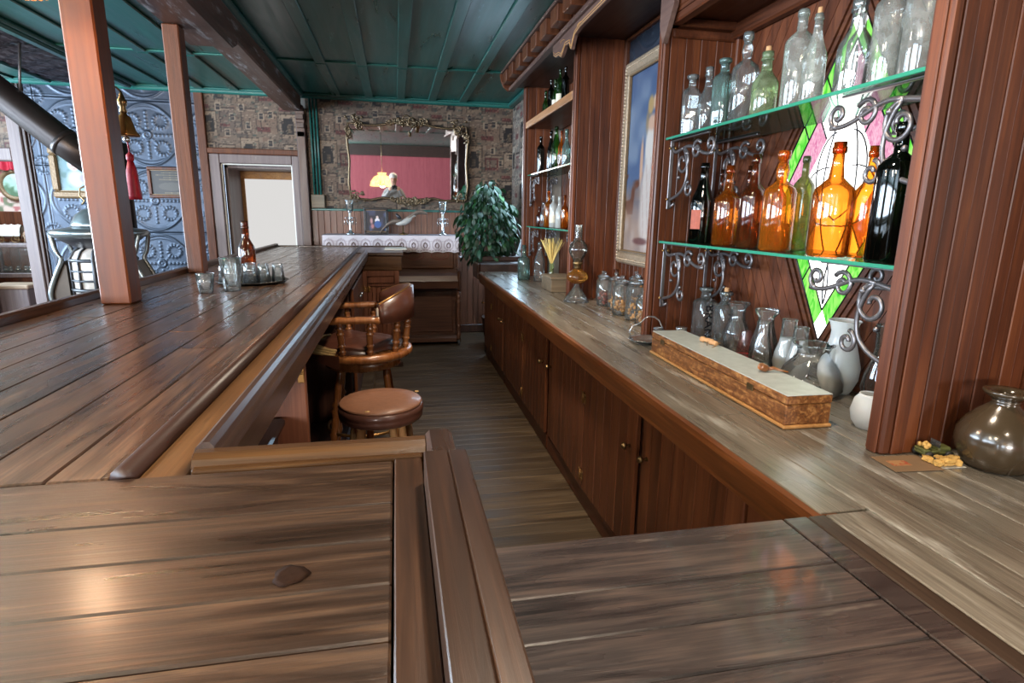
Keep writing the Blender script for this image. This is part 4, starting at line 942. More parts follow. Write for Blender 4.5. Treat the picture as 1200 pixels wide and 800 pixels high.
bottle('dusty olive green bottle standing behind between two orange bottles', 1.42, 1.847, S1Z, .036, .327, 'bordeaux', 'g_olive')
bottle('large amber bottle with reddish neck in front of the diamond centre', 1.31, 1.565, S1Z, .058, .338, 'whisky', 'g_amber')
o = bottle('leaning bright orange bottle right of the large amber bottle', 1.39, 1.520, S1Z, .042, .325, 'whisky', 'g_orange')
bottle('big dark green wine bottle at the near end of the lower shelf', 1.30, 1.335, S1Z, .050, .36, 'bordeaux', 'g_dark')
for i, (y, tx) in enumerate(((2.454, 'behind the dark green bottle'), (2.241, 'behind the amber whisky bottle'), (2.033, 'behind the bright orange bottle'))):
    bottle('slender brown bottle at the back of the lower shelf ' + tx, 1.46, y, S1Z, .027, .325, 'whisky', 'g_brown')
UP = [('small clear embossed bottle, leftmost on the upper shelf', 2.55, .043, .265, 'med', 'g_clear', 1.33),
      ('small clear bottle with ringed lip, second on the upper shelf', 2.407, .039, .265, 'beer', 'g_clear', 1.33),
      ('pale aqua embossed bottle, third on the upper shelf', 2.286, .042, .270, 'med', 'g_aqua', 1.33),
      ('clear bottle with a long thin neck and grid-pressed body on the upper shelf', 2.137, .0506, .326, 'bulge', 'g_clear', 1.33),
      ('pale green corked dusty bottle on the upper shelf', 1.958, .045, .212, 'beer', 'g_lime', 1.30),
      ('tall clear bottle with broad round shoulders on the upper shelf', 1.844, .0484, .315, 'bordeaux', 'g_haze', 1.34),
      ('hazy white corked slim bottle on the upper shelf', 1.70, .034, .255, 'wine', 'g_haze', 1.29),
      ('clear flask-shaped bottle in front of the green glass tip on the upper shelf', 1.584, .046, .262, 'beer', 'g_clear', 1.33),
      ('tall hazy bottle second from the near post on the upper shelf', 1.465, .040, .303, 'bordeaux', 'g_haze', 1.33),
      ('lavender-tinted clear bottle against the near post on the upper shelf', 1.345, .044, .30, 'bordeaux', 'g_haze', 1.32),
      ('clear long-necked bottle standing behind the hazy corked one', 1.72, .036, .33, 'whisky', 'g_clear', 1.46)]
for L_, y, r_, h_, kd, mt, x in UP: bottle(L_, x, y, S2Z, r_, h_, kd, mt, cork='corked' in L_)
B3 = [(2.311, [(5.261, .029, .24, 'beer', 'g_green', 'small green bottle, farthest on the wooden shelf'), (5.084, .028, .30, 'bordeaux', 'g_dark', 'dark slender bottle, second on the wooden shelf'), (4.945, .027, .27, 'beer', 'g_green', 'green bottle with pale label, third on the wooden shelf'), (4.801, .032, .32, 'bordeaux', 'g_green', 'tall green bottle with white label on the wooden shelf'), (4.642, .032, .30, 'bordeaux', 'g_dark', 'dark bottle nearest the post on the wooden shelf')]),
      (1.8466, [(5.40, .036, .34, 'bordeaux', 'g_dark', 'dark wine bottle alone at the far end of the upper far shelf'), (5.032, .033, .34, 'wine', 'g_dark', 'dark bottle behind the bright green one on the upper far shelf'), (4.864, .045, .352, 'wine', 'g_green', 'bright green champagne-shaped bottle on the upper far shelf'), (4.708, .028, .30, 'whisky', 'g_amber', 'thin amber bottle right of the bright green one'), (4.560, .036, .29, 'beer', 'g_aqua', 'aqua bottle by the post on the upper far shelf')]),
      (1.3726, [(5.386, .035, .182, 'beer', 'g_brown', 'short brown bottle at the far end of the lower far shelf'), (5.254, .028, .22, 'beer', 'g_clear', 'small clear bottle left of the orange one on the lower far shelf'), (5.067, .038, .315, 'bulge', 'g_orange', 'glowing orange bottle on the lower far shelf'), (4.893, .036, .27, 'bordeaux', 'g_white', 'white bottle with green label on the lower far shelf'), (4.703, .034, .255, 'beer', 'g_white', 'milk-white long-necked bottle on the lower far shelf'), (4.552, .032, .265, 'whisky', 'g_amber', 'amber bottle by the post on the lower far shelf')])]
for z, L_ in B3:
    for y, r_, h_, kd, mt, lb in L_: bottle(lb, 1.34, y, z, r_, h_, kd, mt, lab=(wlab, .15, .4, PI*.8, PI*1.7) if 'label' in lb else None)
# ================================================================ ON THE BACK COUNTER
t = bottle('squat clear apothecary bottle with black vertical lettering behind the tray', 1.46, 2.50, HC, .056, .262, 'med', 'g_clear'); t.rotation_euler = (0,0,.1)
fc = bpy.data.curves.new('lettering', 'FONT'); fc.body = 'BRAN'; fc.size = .062; fc.extrude = .0008; fc.materials.append(M['blk']); tmp = bpy.data.objects.new('tmp', fc); COL.objects.link(tmp); bpy.context.view_layer.update(); fme = bpy.data.meshes.new_from_object(tmp.evaluated_get(bpy.context.evaluated_depsgraph_get())); bpy.data.objects.remove(tmp); fo_ = place('lettering', fme, t, (-.034, -.056, .185))
fo_.rotation_euler = Matrix(((0, 1, 0), (0, 0, -1), (-1, 0, 0))).to_euler()
t = bottle('squat clear apothecary bottle with a cork stopper and dark embossing', 1.47, 2.345, HC, .050, .262, 'med', 'g_clear', cork=True); t.rotation_euler = (0,0,.1)
dc = MB(); dc.tube([(.0+.016*math.cos(k*.5), -.0455, .10+.03*math.sin(k*.5)) for k in range(13)], .0028, 6, True); dc.tube([(-.012, -.0455, .165), (.012, -.0455, .15), (-.012, -.0455, .14)], .0028, 6); dc.tube([(0, -.0455, .07), (.014, -.0455, .05), (-.012, -.0455, .04)], .0028, 6); dc.build('embossing', M['blk'], t)
def chimney(label, x, y, prof, mat, frost=None, wob=None, name='glass_chimney', cat='lamp chimney'):
    t = thing(name, label, cat, (x, y, HC+.0006)); b = MB(); b.open = True
    b.lathe(prof, (0,0,0), 28, wob=wob).build('glass_wall', M[mat], t)
    rr, zz = prof[-1]; b = MB(); b.tube([(rr*math.cos(k*PI/14), rr*math.sin(k*PI/14), zz) for k in range(28)], .0022, 6, True).build('rim', M['g_clear' if mat != 'g_frost' else 'g_frost'], t)
    if frost: z0, z1 = frost; b = MB(); b.lathe([(r_*.985, z) for r_, z in prof if z0 <= z <= z1], (0,0,0), 28).build('frosted_band', M['g_frost'], t)
    return t
chimney('clear lamp chimney with flared scalloped mouth beside the apothecary bottles', 1.47, 2.24, [(.030,0), (.032,.01), (.052,.045), (.058,.075), (.052,.11), (.034,.15), (.029,.18), (.034,.205), (.047,.225)], 'g_thin')
t = thing('pink_tumbler', 'small tapered pinkish glass with red band beside the flared chimney', 'glass', (1.44, 2.12, HC+.0006)); b = MB(); b.open = True
b.lathe([(.036,0), (.040,.004), (.030,.07), (.020,.125)], (0,0,0), 20).build('glass_wall', glass('pink_glass', (240,208,206), .05, .4, .12, (226,170,168)), t); MB().tube([(.0385*math.cos(k*PI/12), .0385*math.sin(k*PI/12), .02) for k in range(24)], .003, 6, True).build('red_band', M['red'], t)
chimney('clear wide-lipped carafe behind the frosted chimneys', 1.47, 2.04, [(.050,0), (.055,.006), (.056,.05), (.050,.10), (.036,.15), (.030,.18), (.032,.20), (.046,.215), (.046,.228)], 'g_thin', name='glass_carafe', cat='carafe')
chimney('clear slim lamp chimney in front of the carafe', 1.40, 1.955, [(.033,0), (.040,.02), (.046,.05), (.040,.09), (.028,.13), (.025,.195)], 'g_thin')
chimney('frosted lamp chimney with clear neck, left of the pair', 1.46, 1.885, [(.034,0), (.040,.015), (.048,.05), (.044,.085), (.032,.125), (.029,.145), (.027,.215)], 'g_thin', (0, .15))
chimney('frosted lamp chimney with clear neck, right of the pair beside the round shade', 1.47, 1.83, [(.032,0), (.038,.015), (.046,.05), (.042,.085), (.030,.12), (.028,.14), (.025,.195)], 'g_thin', (0, .145))
chimney('wide round clear glass lamp shade at the near end of the case', 1.395, 1.665, [(.082,0), (.090,.004), (.104,.022), (.103,.05), (.088,.088), (.064,.118), (.053,.132), (.050,.15), (.058,.166), (.064,.172)], 'g_thin', name='round_glass_globe', cat='lamp globe')
chimney('tall frosted vase-shaped shade with scalloped top behind the round one', 1.50, 1.66, [(.042,0), (.048,.01), (.064,.05), (.066,.09), (.054,.14), (.040,.19), (.038,.215), (.046,.245), (.050,.252)], 'g_frost', wob=lambda a, i: 1+.03*math.cos(12*a)*(i > 6), name='frosted_glass_vase', cat='lamp glass')
chimney('tall clear smoky chimney half hidden by the near post', 1.52, 1.50, [(.040,0), (.048,.02), (.056,.06), (.050,.10), (.036,.15), (.030,.19), (.034,.265)], 'g_smoke')
chimney('low frosted globe tucked beside the foot of the near post', 1.33, 1.335, [(.030,0), (.044,.02), (.050,.05), (.042,.085), (.030,.10)], 'g_frost', name='frosted_globe', cat='lamp globe')
# long case
lc = thing('long_wooden_case', 'long narrow burl-wood case with pale grey lid on the back counter', 'box', (1.075, 1.36, HC))
MB().cbox(-.006, -.006, .0005, .152, .936, .012, .004).build('base_moulding', M['raw'], lc); MB().cbox(0, 0, .012, .146, .93, .072, .003).build('body', M['burl'], lc)
MB().cbox(-.001, -.001, .0735, .147, .931, .098, .003).build('lid', M['burl'], lc); MB().cbox(0, 0, .0985, .146, .93, .101, .001).build('lid_top', M['boxtop'], lc)
for y in (.16, .80): MB().cbox(-.004, y, .064, -.0005, y+.035, .084, .001).build('clasp', M['brassd'], lc)
lc.rotation_euler = (0, 0, -.02)
t = thing('cork_and_wire', 'two old wired champagne corks lying on the far end of the case lid', 'cork', (1.20, 2.03, HC+.1135))
for i, (a, b, rz) in enumerate(((0, 0, 1.9), (.004, -.05, 1.6))):
    mm = Matrix.Rotation(rz, 3, 'Z') @ Matrix.Rotation(PI/2, 3, 'Y'); MB().lathe([(.009,-.022), (.010,-.02), (.008,.004), (.012,.010), (.011,.022), (.001,.026)], (a, b, 0), 12, rot=mm).build('cork', M['cork'], t)
wr_ = MB(); wr_.tube([(.02*math.cos(k*.55)-.0, -.06+.034*math.sin(k*.55), -.004+.012*math.sin(k*.8)) for k in range(14)], .0013, 5); wr_.build('wire', M['brass'], t)
t = thing('tobacco_pipe', 'small carved wooden pipe lying on the near part of the case lid', 'pipe', (1.165, 1.60, HC+.1155))
MB().lathe([(.006,-.012), (.013,-.006), (.013,.012), (.011,.018), (.008,.016), (.008,.004), (.001,.002)], (0, 0, 0), 14, rot=Matrix.Rotation(-1.2, 3, 'Y')).build('bowl', M['chair'], t)
MB().tube([(.005, 0, -.006), (.03, -.006, -.001), (.05, -.018, -.006), (.066, -.032, -.009)], [.007, .006, .004, .003], 8).build('stem', M['chair'], t)
# silver tray with handle, cup
t = thing('silver_basket', 'shallow silver basket with tall arched wire handle at the far end of the case', 'basket', (1.165, 2.49, HC+.0006))
b = MB(); b.open = True; b.lathe([(.001,.002), (.045,.002), (.05,.006), (.080,.018), (.088,.022), (.09,.02)], (0,0,0), 30, wob=lambda a, i: 1+.03*math.cos(10*a)*(i > 2)).build('dish', M['silver'], t)
hp = [(-.085, 0, .02), (-.092, 0, .05), (-.08, 0, .08), (-.05, 0, .092), (-.035, 0, .10), (-.02, 0, .118), (.0, 0, .128), (.03, 0, .125), (.055, 0, .108), (.075, 0, .07), (.088, 0, .02)]
MB().tube([(a*.95, b_, c) for a, b_, c in hp], .0032, 8).build('handle', M['silver'], t)
t.rotation_euler = (0, 0, -.15)
t = thing('shot_glass', 'small silver-rimmed glass standing in the silver basket', 'glass', (1.185, 2.42, HC+.010)); b = MB(); b.open = True
b.lathe([(.014,0), (.018,.001), (.0185,.02), (.022,.075)], (0,0,0), 18).build('glass_wall', M['g_tumb'], t); MB().tube([(.022*math.cos(k*PI/10), .022*math.sin(k*PI/10), .075) for k in range(20)], .0018, 6, True).build('rim', M['silver'], t)
t = thing('shot_glass', 'low silver cup lid behind the silver basket', 'cup', (1.29, 2.40, HC+.0006)); MB().lathe([(.02,0), (.022,.003), (.018,.05), (.026,.085), (.0265,.09), (.020,.088), (.001,.082)], (0,0,0), 18).build('cup', M['silver'], t)
# oil lamp
t = thing('oil_lamp', 'clear glass oil lamp with amber font and round chimney on the back counter', 'oil lamp', (1.225, 3.80, HC+.0006))
b = MB(); b.open = True; b.lathe([(.082,0), (.086,.004), (.080,.016), (.060,.05), (.036,.085), (.022,.105), (.018,.125)], (0,0,0), 32, wob=lambda a, i: 1+.045*math.cos(16*a)*(i < 4)).build('foot', M['g_clear'], t)
b = MB(); b.lathe([(.02,.125), (.045,.135), (.070,.155), (.074,.175), (.066,.20), (.040,.22), (.026,.23)], (0,0,0), 28).build('font', M['oil'], t)
MB().lathe([(.024,.23), (.026,.24), (.024,.255), (.034,.262), (.034,.272), (.026,.285), (.018,.30)], (0,0,0), 20).build('burner', M['brassd'], t)
b = MB(); b.open = True; b.lathe([(.030,.272), (.032,.29), (.050,.315), (.064,.345), (.066,.365), (.058,.395), (.038,.42), (.027,.43), (.025,.44), (.024,.525)], (0,0,0), 28).build('chimney', M['g_smoke'], t)
b = MB(); b.open = True; b.lathe([(.0245,.45), (.0245,.526)], (0,0,0), 28).build('chimney_collar', M['g_haze'], t)
t = bottle('tall pale aqua square-shouldered bottle at the far end of the counter', 1.15, 5.18, HC, .058, .318, 'whisky', 'g_aqua'); t = bottle('tall clear long-necked bottle beside the grey wooden box', 1.26, 5.03, HC, .050, .352, 'wine', 'g_clear')
t = thing('small_grey_box', 'small weathered grey wooden box on the counter beside the oil lamp', 'box', (1.17, 4.28, HC)); MB().cbox(0, 0, .0005, .20, .30, .098, .004).build('body', M['greyw'], t); MB().cbox(-.005, -.005, .0985, .205, .305, .118, .003).build('lid', M['greyw'], t)
t = thing('green_vase', 'small green glass vase standing on the counter behind the grey box', 'vase', (1.29, 4.72, HC+.0006)); b = MB(); b.open = True
b.lathe([(.03,0), (.044,.006), (.050,.03), (.042,.06), (.022,.08), (.018,.12), (.020,.18), (.024,.19)], (0,0,0), 18).build('glass_body', M['g_lime'], t)
t = thing('dried_grass', 'spray of pale yellow dried grass rising from the small green vase', 'dried grass', (1.29, 4.72, HC+.03))
for i in range(46):
    a = random.uniform(0, 2*PI); s_ = random.uniform(.2, 1); 
    MB().tube([(0, 0, 0), (.004*math.cos(a), .004*math.sin(a), .15), (.05*s_*math.cos(a), .05*s_*math.sin(a), .25), (.11*s_*math.cos(a), .11*s_*math.sin(a), .32+.05*random.random())], [.0015, .0018, .0028, .0022], 4).build('stalk', M['straw'], t)
# jars
def jar(label, x, y, r, h, body, fillc, lid='dome'):
    t = thing('glass_jar', label, 'jar', (x, y, HC+.0006)); n = 10 if body == 'facet' else 20
    b = MB(); b.open = True; b.lathe([(r*.85, 0), (r, .01), (r, h*.68), (r*.82, h*.74), (r*.74, h*.75), (r*.74, h*.79)], (0,0,0), n, smooth=body != 'facet').build('glass_body', M['g_clear'], t)
    MB().lathe([(r*.86, h*.80), (r*.88, h*.83), (r*.55, h*.88), (r*.2, h*.90), (r*.14, h*.92), (r*.26, h*.95), (r*.24, h*.99), (.001, h)], (0,0,0), 18).build('lid', M['g_tumb'], t)
    c = MB(); rg = random.Random(label)
    for i in range(26): a = rg.uniform(0, 6.28); q = r*.72*math.sqrt(rg.random()); c.ball((q*math.cos(a), q*math.sin(a), .012+rg.random()*h*.30), .011, 6)
    c.build('contents', fillc, t, kind='stuff')
amb = plain('amber_sweets', (206,140,62), .25, 0, .4, 40); dk = plain('dark_red_sweets', (140,56,40), .3, 0, .4, 40)
for lb, x, y, r_, h_, bd2, fc_ in (('small glass jar farthest back in the row of jars', 1.40, 3.76, .040, .215, 'r', dk), ('glass jar with dark red sweets, second in the row of jars', 1.36, 3.62, .042, .225, 'r', dk), ('faceted glass jar third in the row of jars', 1.37, 3.44, .045, .235, 'facet', amb),
     ('round glass jar with silvery lid and amber sweets in front of the painting', 1.34, 3.26, .050, .235, 'r', amb), ('large wide glass jar with amber sweets, largest of the row', 1.36, 3.08, .060, .26, 'facet', amb), ('small stoppered glass jar nearest the post', 1.33, 2.925, .036, .19, 'r', amb), ('glass jar behind the silvery-lidded one against the painting', 1.47, 3.36, .045, .25, 'r', amb), ('tall stoppered glass jar at the back beside the post', 1.46, 3.05, .042, .31, 'r', amb)):
    jar(lb, x, y, r_*1.12, h_*1.02, bd2, fc_)
# stoneware jug, toy car, rocks, card
t = thing('stoneware_jug', 'round brown glazed stoneware jug at the right edge of the back counter', 'jug', (1.435, 1.055, HC+.0006))
MB().lathe([(.055,0), (.066,.004), (.080,.03), (.088,.06), (.086,.085), (.072,.115), (.048,.142), (.030,.158), (.026,.166), (.030,.172)], (0,0,0), 36).build('body', M['jug'], t)
MB().lathe([(.030,.172), (.046,.186), (.049,.191), (.046,.195), (.034,.192), (.026,.178), (.024,.160)], (0,0,0), 36).build('flared_mouth', M['jug'], t)
t = tag(MB().cbox(0, 0, 0, .13, .088, .0012, .0004).build('card', M['paper'], None, (1.16, 1.062, HC+.0012)), 'worn tan printed card lying beside the foot of the near post', 'card'); t.rotation_euler = (0,0,-.09)
ot = canvas('print', .05, .03, 12, 8, lambda U, V: np.where((smoothnoise(U, V, 10, 6, 3) > .6)[:, None], np.array([[150, 70, 50]]), np.array([[160, 118, 80]])), 'z', (.02, .03, .0014), t, 'vc')
t = tag(MB().cbox(0, 0, 0, .085, .075, .001, .0004).build('white_card', M['white'], None, (1.272, 1.062, HC+.0008)), 'small white card under the heap of golden stones', 'card'); t.rotation_euler = (0,0,-.09)
rg = random.Random(4)
for i in range(26):
    s_ = rg.uniform(.006, .014); b = MB(); b.ball((0,0,0), s_, 7, (rg.uniform(.8, 1.4), rg.uniform(.8, 1.2), rg.uniform(.5, .9)))
    b.v = [(x+rg.uniform(-.2, .2)*s_, y+rg.uniform(-.2, .2)*s_, z+rg.uniform(-.15, .15)*s_) for x, y, z in b.v]; b.sm = [False]*len(b.f)
    o = b.build('gold_stone', M['rock'], None, (1.284+.064*rg.random(), 1.066+.034*rg.random(), HC+.0035+s_*.55+(.008 if i % 4 == 0 else 0)))
    tag(o, 'rough golden stone in the small heap on the white card', 'stone', 'heap of golden stones on the card')
t = thing('toy_car', 'tiny olive open toy car beside the heap of golden stones', 'toy', (1.330, 1.124, HC+.0008), -.10); t.scale = (1.35, 1.35, 1.35)
MB().cbox(-.030, -.013, .008, .030, .013, .016, .003).cbox(.002, -.011, .014, .028, .011, .023, .003).cbox(-.030, -.013, .014, -.016, .013, .020, .002).cbox(-.016, -.0135, .014, .002, -.011, .018, .001).cbox(.028, -.012, .008, .034, .012, .012, .001).build('body', M['olive'], t)
MB().cbox(.001, -.011, .022, .003, .011, .034, .0005).build('windscreen', M['g_clear'], t)
ws = MB()
for a in (-.020, .020):
    for b_ in (-.015, .015): 
        MB().lathe([(.001,-.003), (.008,-.003), (.0085,0), (.008,.003), (.001,.003)], (a, b_, .0085), 14, 'y').build('wheel', M['rubber'], t)
cg = MB(); 
for k in range(7): cg.ball((-.022+.004*(k % 3), -.007+.005*(k//2), .024+.003*(k % 2)), .005, 6)
cg.build('cargo', M['rock'], t)
# ================================================================ ON THE BAR
t = thing('round_tray', 'round dark metal tray carrying upturned glasses on the bar', 'tray', (-.745, 3.20, HB+.0006)); MB().lathe([(.001,.002), (.15,.002), (.152,.0), (.172,.012), (.176,.013), (.174,.016), (.152,.005), (.001,.005)], (0,0,0), 40).build('dish', plain('dark_pewter', (70,66,62), .3, .7, .2, 20), t)
def tumbler(label, x, y, z, r, h, up=True, grp=None, fl=10):
    t = thing('glass_tumbler', label, 'glass', (x, y, z), random.uniform(0, 1), grp)
    p = [(r*.70, 0), (r*.76, .002), (r*.78, h*.12), (r*.80, h*.16), (r, h)]; q = [(r*.93, h), (r*.70, h*.18), (r*.5, h*.13), (.001, h*.12)]
    if not up: p = [(a, h-b_) for a, b_ in p][::-1]; q = [(a, h-b_) for a, b_ in q][::-1]
    wb2 = lambda a, i: 1+.035*math.cos(fl*a)
    b = MB(); b.open = True; b.lathe(p, (0,0,0), 30, wob=wb2).build('glass_wall', M['g_tumb'], t); b = MB(); b.open = True; b.lathe(q, (0,0,0), 20).build('inner_wall', M['g_tumb'], t)
    return t
tumbler('short empty pressed tumbler standing left of the tray', -.860, 2.82, HB+.0006, .0385, .088)
tumbler('tall fluted beer glass standing in front of the tray', -.761, 2.875, HB+.0006, .047, .155)
for i, (x, y) in enumerate(((-.855, 3.12), (-.80, 3.19), (-.735, 3.10), (-.675, 3.13), (-.62, 3.21), (-.695, 3.22), (-.77, 3.27), (-.86, 3.24))):
    tumbler('upturned pressed tumbler on the round tray, ' + ('front left of the ring', 'at the centre left', 'front centre behind the tall glass', 'front right', 'rightmost', 'back right', 'back centre before the brown bottle', 'back left')[i], x, y, HB+.0062, .034, .092, False, 'upturned tumblers on the round tray')
bottle('brown beer bottle standing behind the tray on the bar', -.835, 3.50, HB, .046, .312, 'beer', 'g_brown')
# posts standing on the bar
MP = MB().cbox(0, 0, 0, .108, .108, CE-HB, .006)
t = tag(MB().cbox(0, 0, 0, .108, .108, CE-HB-.001, .006).build('bar_post', M['post'], None, (-1.146, 2.49, HB+.0005)), 'smooth orange-brown square post rising from the near part of the bar', 'post')
t = tag(MB().cbox(0, 0, 0, .085, .10, 2.47-HB-.002, .006).build('bar_post', M['post2'], None, (-1.222, 3.71, HB+.0005)), 'weathered coarse-grained square post supporting the beam farther along the bar', 'post')
# bell and tassel
t = thing('brass_bell', 'small brass bell hanging beside the near post', 'bell', (-1.055, 2.68, 1.765))
MB().lathe([(.060,0), (.061,.006), (.046,.03), (.036,.07), (.030,.10), (.016,.112), (.014,.12)], (0,0,0), 24, wob=lambda a, i: 1+.02*math.cos(18*a)).build('cup', M['brass'], t)
MB().lathe([(.014,.12), (.018,.13), (.013,.15), (.020,.165), (.022,.185), (.014,.20), (.010,.215), (.004,.235)], (0,0,0), 14).build('crown', M['brassd'], t)
MB().ball((0, 0, -.018), .017, 12).build('clapper', M['silver'], t)
MB().tube([(0, .0, .232), (-.01, -.02, .25), (-.05, -.05, .255), (-.085, -.085, .255)], .005, 8).build('hook', M['brassd'], t)
t.scale = (.8,.8,.72)
t = thing('silk_tassel', 'long red silk tassel hanging from the brass bell', 'tassel', (-1.055, 2.68, 1.752))
MB().tube([(0,0,.03), (.004,0,-.05)], .003, 6).build('cord', M['red'], t); MB().lathe([(.004,-.05), (.014,-.06), (.014,-.075), (.010,-.085)], (.004,0,0), 14).build('knot', M['red'], t)
MB().lathe([(.010,-.085), (.018,-.12), (.024,-.22), (.024,-.235), (.001,-.235)], (.004,0,0), 28, wob=lambda a, i: 1+.08*math.cos(14*a)).build('fringe', M['red'], t)
# hanging lamp above the bar
t = thing('hanging_lamp', 'amber fluted glass lamp hanging above the bar at the top left', 'lamp', (-1.05, 1.98, 2.075))
b = MB(); b.open = True; b.lathe([(.125,0), (.122,.006), (.118,.02), (.108,.05), (.095,.085), (.05,.115), (.03,.125)], (0,0,0), 72, wob=lambda a, i: 1+.03*math.cos(36*a)*(i < 4)).build('shade', glass('amber_shade_glass', (190,120,70), .15, .4, .8, (150,92,52)), t)
MB().lathe([(.03,.12), (.034,.13), (.03,.16), (.014,.18), (.001,.19)], (0,0,0), 16).build('fitter', M['brassd'], t); MB().tube([(0,0,.18), (0,0,.683)], .005, 8).build('stem', M['brassd'], t)
MB().ball((0, 0, .055), .032, 14).build('bulb', emit('lit_bulb', (255,200,130), 14), t)
point('bulb_light', (-1.05, 1.98, 2.09), 38, WARM, .045)
# lamp behind the camera, seen in the mirror
t = thing('pendant_lamp', 'lit stained glass pendant lamp reflected in the large mirror', 'lamp', (-.31, -1.3, 1.46))
b = MB(); b.open = True; b.lathe([(.30,0), (.295,.03), (.27,.12), (.20,.22), (.10,.27), (.09,.28), (.11,.33)], (0,0,0), 24, wob=lambda a, i: 1+.02*math.cos(16*a)).build('shade', M['shade'], t)
MB().tube([(0,0,.27), (0,0,1.29)], .006, 8).build('chain', M['brassd'], t); point('pendant_bulb_light', (-.31, -1.3, 1.55), 30, WARM, .12)
# ================================================================ STOOLS
def turned(p0, p1, r, rings, n=14):
    """turned leg between two points"""
    a, b = Vector(p0), Vector(p1); L_ = (b-a).length; q = (b-a).to_track_quat('Z', 'Y').to_matrix()
    pr = [(r*.75, 0), (r*.9, L_*.05)]
    for z in np.linspace(.08, .95, 30):
        rr = r*(.78+.25*math.sin(z*PI)); 
        for c_ in rings:
            rr += r*.42*math.exp(-((z-c_)/.018)**2) - r*.22*math.exp(-((z-c_-.04)/.014)**2)
        pr.append((rr, L_*z))
    pr.append((r*.7, L_)); return MB().lathe(pr, p0, n, rot=q)
rs = thing('round_stool', 'low round backless stool with brown vinyl seat and pale wooden legs', 'stool', (-.085, 2.39, 0)); rs.scale = (1, 1, 1.042)
MB().lathe([(.001,.672), (.10,.674), (.168,.670), (.174,.664), (.171,.657)], (0,0,0), 40).build('seat_top', M['vinyl'], rs)
MB().lathe([(.171,.657), (.178,.652), (.180,.635), (.176,.628), (.178,.622), (.174,.603), (.165,.597), (.001,.597)], (0,0,0), 40).build('seat_band', plain('dark_stool_band', (84,52,42), .35, 0, .3, 30, .2, coat=.3), rs)
b = MB(); b.ball((.155, .09, .672), .007, 6, (1.5,1,.6)); b.ball((-.05, -.15, .671), .008, 6, (1.6,.8,.3)); b.build('torn_patch', M['foam'], rs)
for a in (45, 135, 225, 315):
    c, s = math.cos(math.radians(a+12)), math.sin(math.radians(a+12))
    for off in (-.028, .028):
        MB().prism([(-.014, -.010), (.014, -.010), (.014, .010), (-.014, .010)], 0, .598, 'z').build('leg', M['stoolleg'], rs)
        lg = rs.children[-1] if rs.children else None
        o = [x for x in bpy.data.objects if x.parent == rs and x.name.startswith('leg')][-1]
    
for o in [x for x in bpy.data.objects if x.parent == rs and x.name.startswith('leg')]: bpy.data.objects.remove(o)
for a in (35, 125, 215, 305):
    c, s = math.cos(math.radians(a)), math.sin(math.radians(a))
    for off in (-.022, .022):
        px, py = .115*c - off*s, .115*s + off*c; qx, qy = .185*c - off*s*1.1, .185*s + off*c*1.1
        MB().tube([(px, py, .598), (qx, qy, .0)], .0165, 8).build('leg', M['stoolleg'], rs)
MB().tube([(.158*math.cos(k*PI/16), .158*math.sin(k*PI/16), .25) for k in range(32)], .008, 8, True).build('foot_ring', M['brassd'], rs)

cc = thing('captains_bar_chair', 'swivel captain-style bar chair with torn brown leather seat and turned spindles', 'bar chair', (-.205, 3.28, 0))
CS = .735
MB().lathe([(.001,CS-.045), (.262,CS-.045), (.276,CS-.036), (.280,CS-.02), (.276,CS-.006), (.268,CS), (.001,CS)], (0,0,0), 44).build('seat_ring', M['chair'], cc)
# upholstery: lumpy cushion
def cushion():
    vs = []; n, m = 36, 8
    for i in range(m+1):
        q = i/m; rr = .232*math.sin(q*PI/2)
        for k in range(n):
            a = 2*PI*k/n; z = .052*math.cos(q*PI/2)**.7 + .03*q*math.exp(-((a-1.9)/.5)**2) + .008*math.sin(5*a+q*6)*q
            vs.append((-.035+rr*math.cos(a)*1.05, rr*math.sin(a), CS+.002+z))
    return MB().add(vs, [(i*n+k, (i+1)*n+k, (i+1)*n+(k+1) % n, i*n+(k+1) % n) for i in range(m) for k in range(n)], True)
cushion().build('leather_cushion', M['leather'], cc)
b = MB()
for j in range(3):
    pts = [((-.270+.01*j)*math.cos(a)-.02, .262*math.sin(a), CS+.008+.012*j) for a in np.linspace(-1.15, .8, 14)]
    b.tube(pts, [.004+.012*math.sin(PI*i/13)+.003*random.random() for i in range(14)], 7)
b.build('torn_foam', M['foam'], cc)
b = MB(); b.add([(-.283*math.cos(a)*1.0-.004, .283*math.sin(a), CS+z+(.0 if z > -.02 else -.02*math.sin(3*a))) for z in (.004, -.035, -.06) for a in np.linspace(-1.2, .9, 16)], [(i+16*j, i+1+16*j, i+17+16*j, i+16+16*j) for j in range(2) for i in range(15)], True).build('hanging_leather_strip', M['leather'], cc)
MB().lathe([(.001,CS-.105), (.20,CS-.105), (.212,CS-.098), (.214,CS-.07), (.205,CS-.048), (.001,CS-.048)], (0,0,0), 40).build('swivel_ring', M['chair'], cc)
for a in (40, 140, 220, 320):
    c, s = math.cos(math.radians(a)), math.sin(math.radians(a))
    turned((.255*c, .255*s, 0), (.160*c, .160*s, CS-.105), .021, (.30, .42, .62, .68)).build('leg', M['chair'], cc)
MB().tube([(.215*math.cos(k*PI/18), .215*math.sin(k*PI/18), .27) for k in range(36)], .009, 8, True).build('foot_ring', M['brass'], cc)
for a in (-112, -78, -42, -14, 14, 42, 78, 112):
    c, s = math.cos(math.radians(a)), math.sin(math.radians(a)); k_ = 1.06
    turned((.243*c, .243*s, CS), (.252*c*k_, .252*s*k_, .918), .0175, (.12, .3, .66, .82), 10).build('spindle', M['chair'], cc)
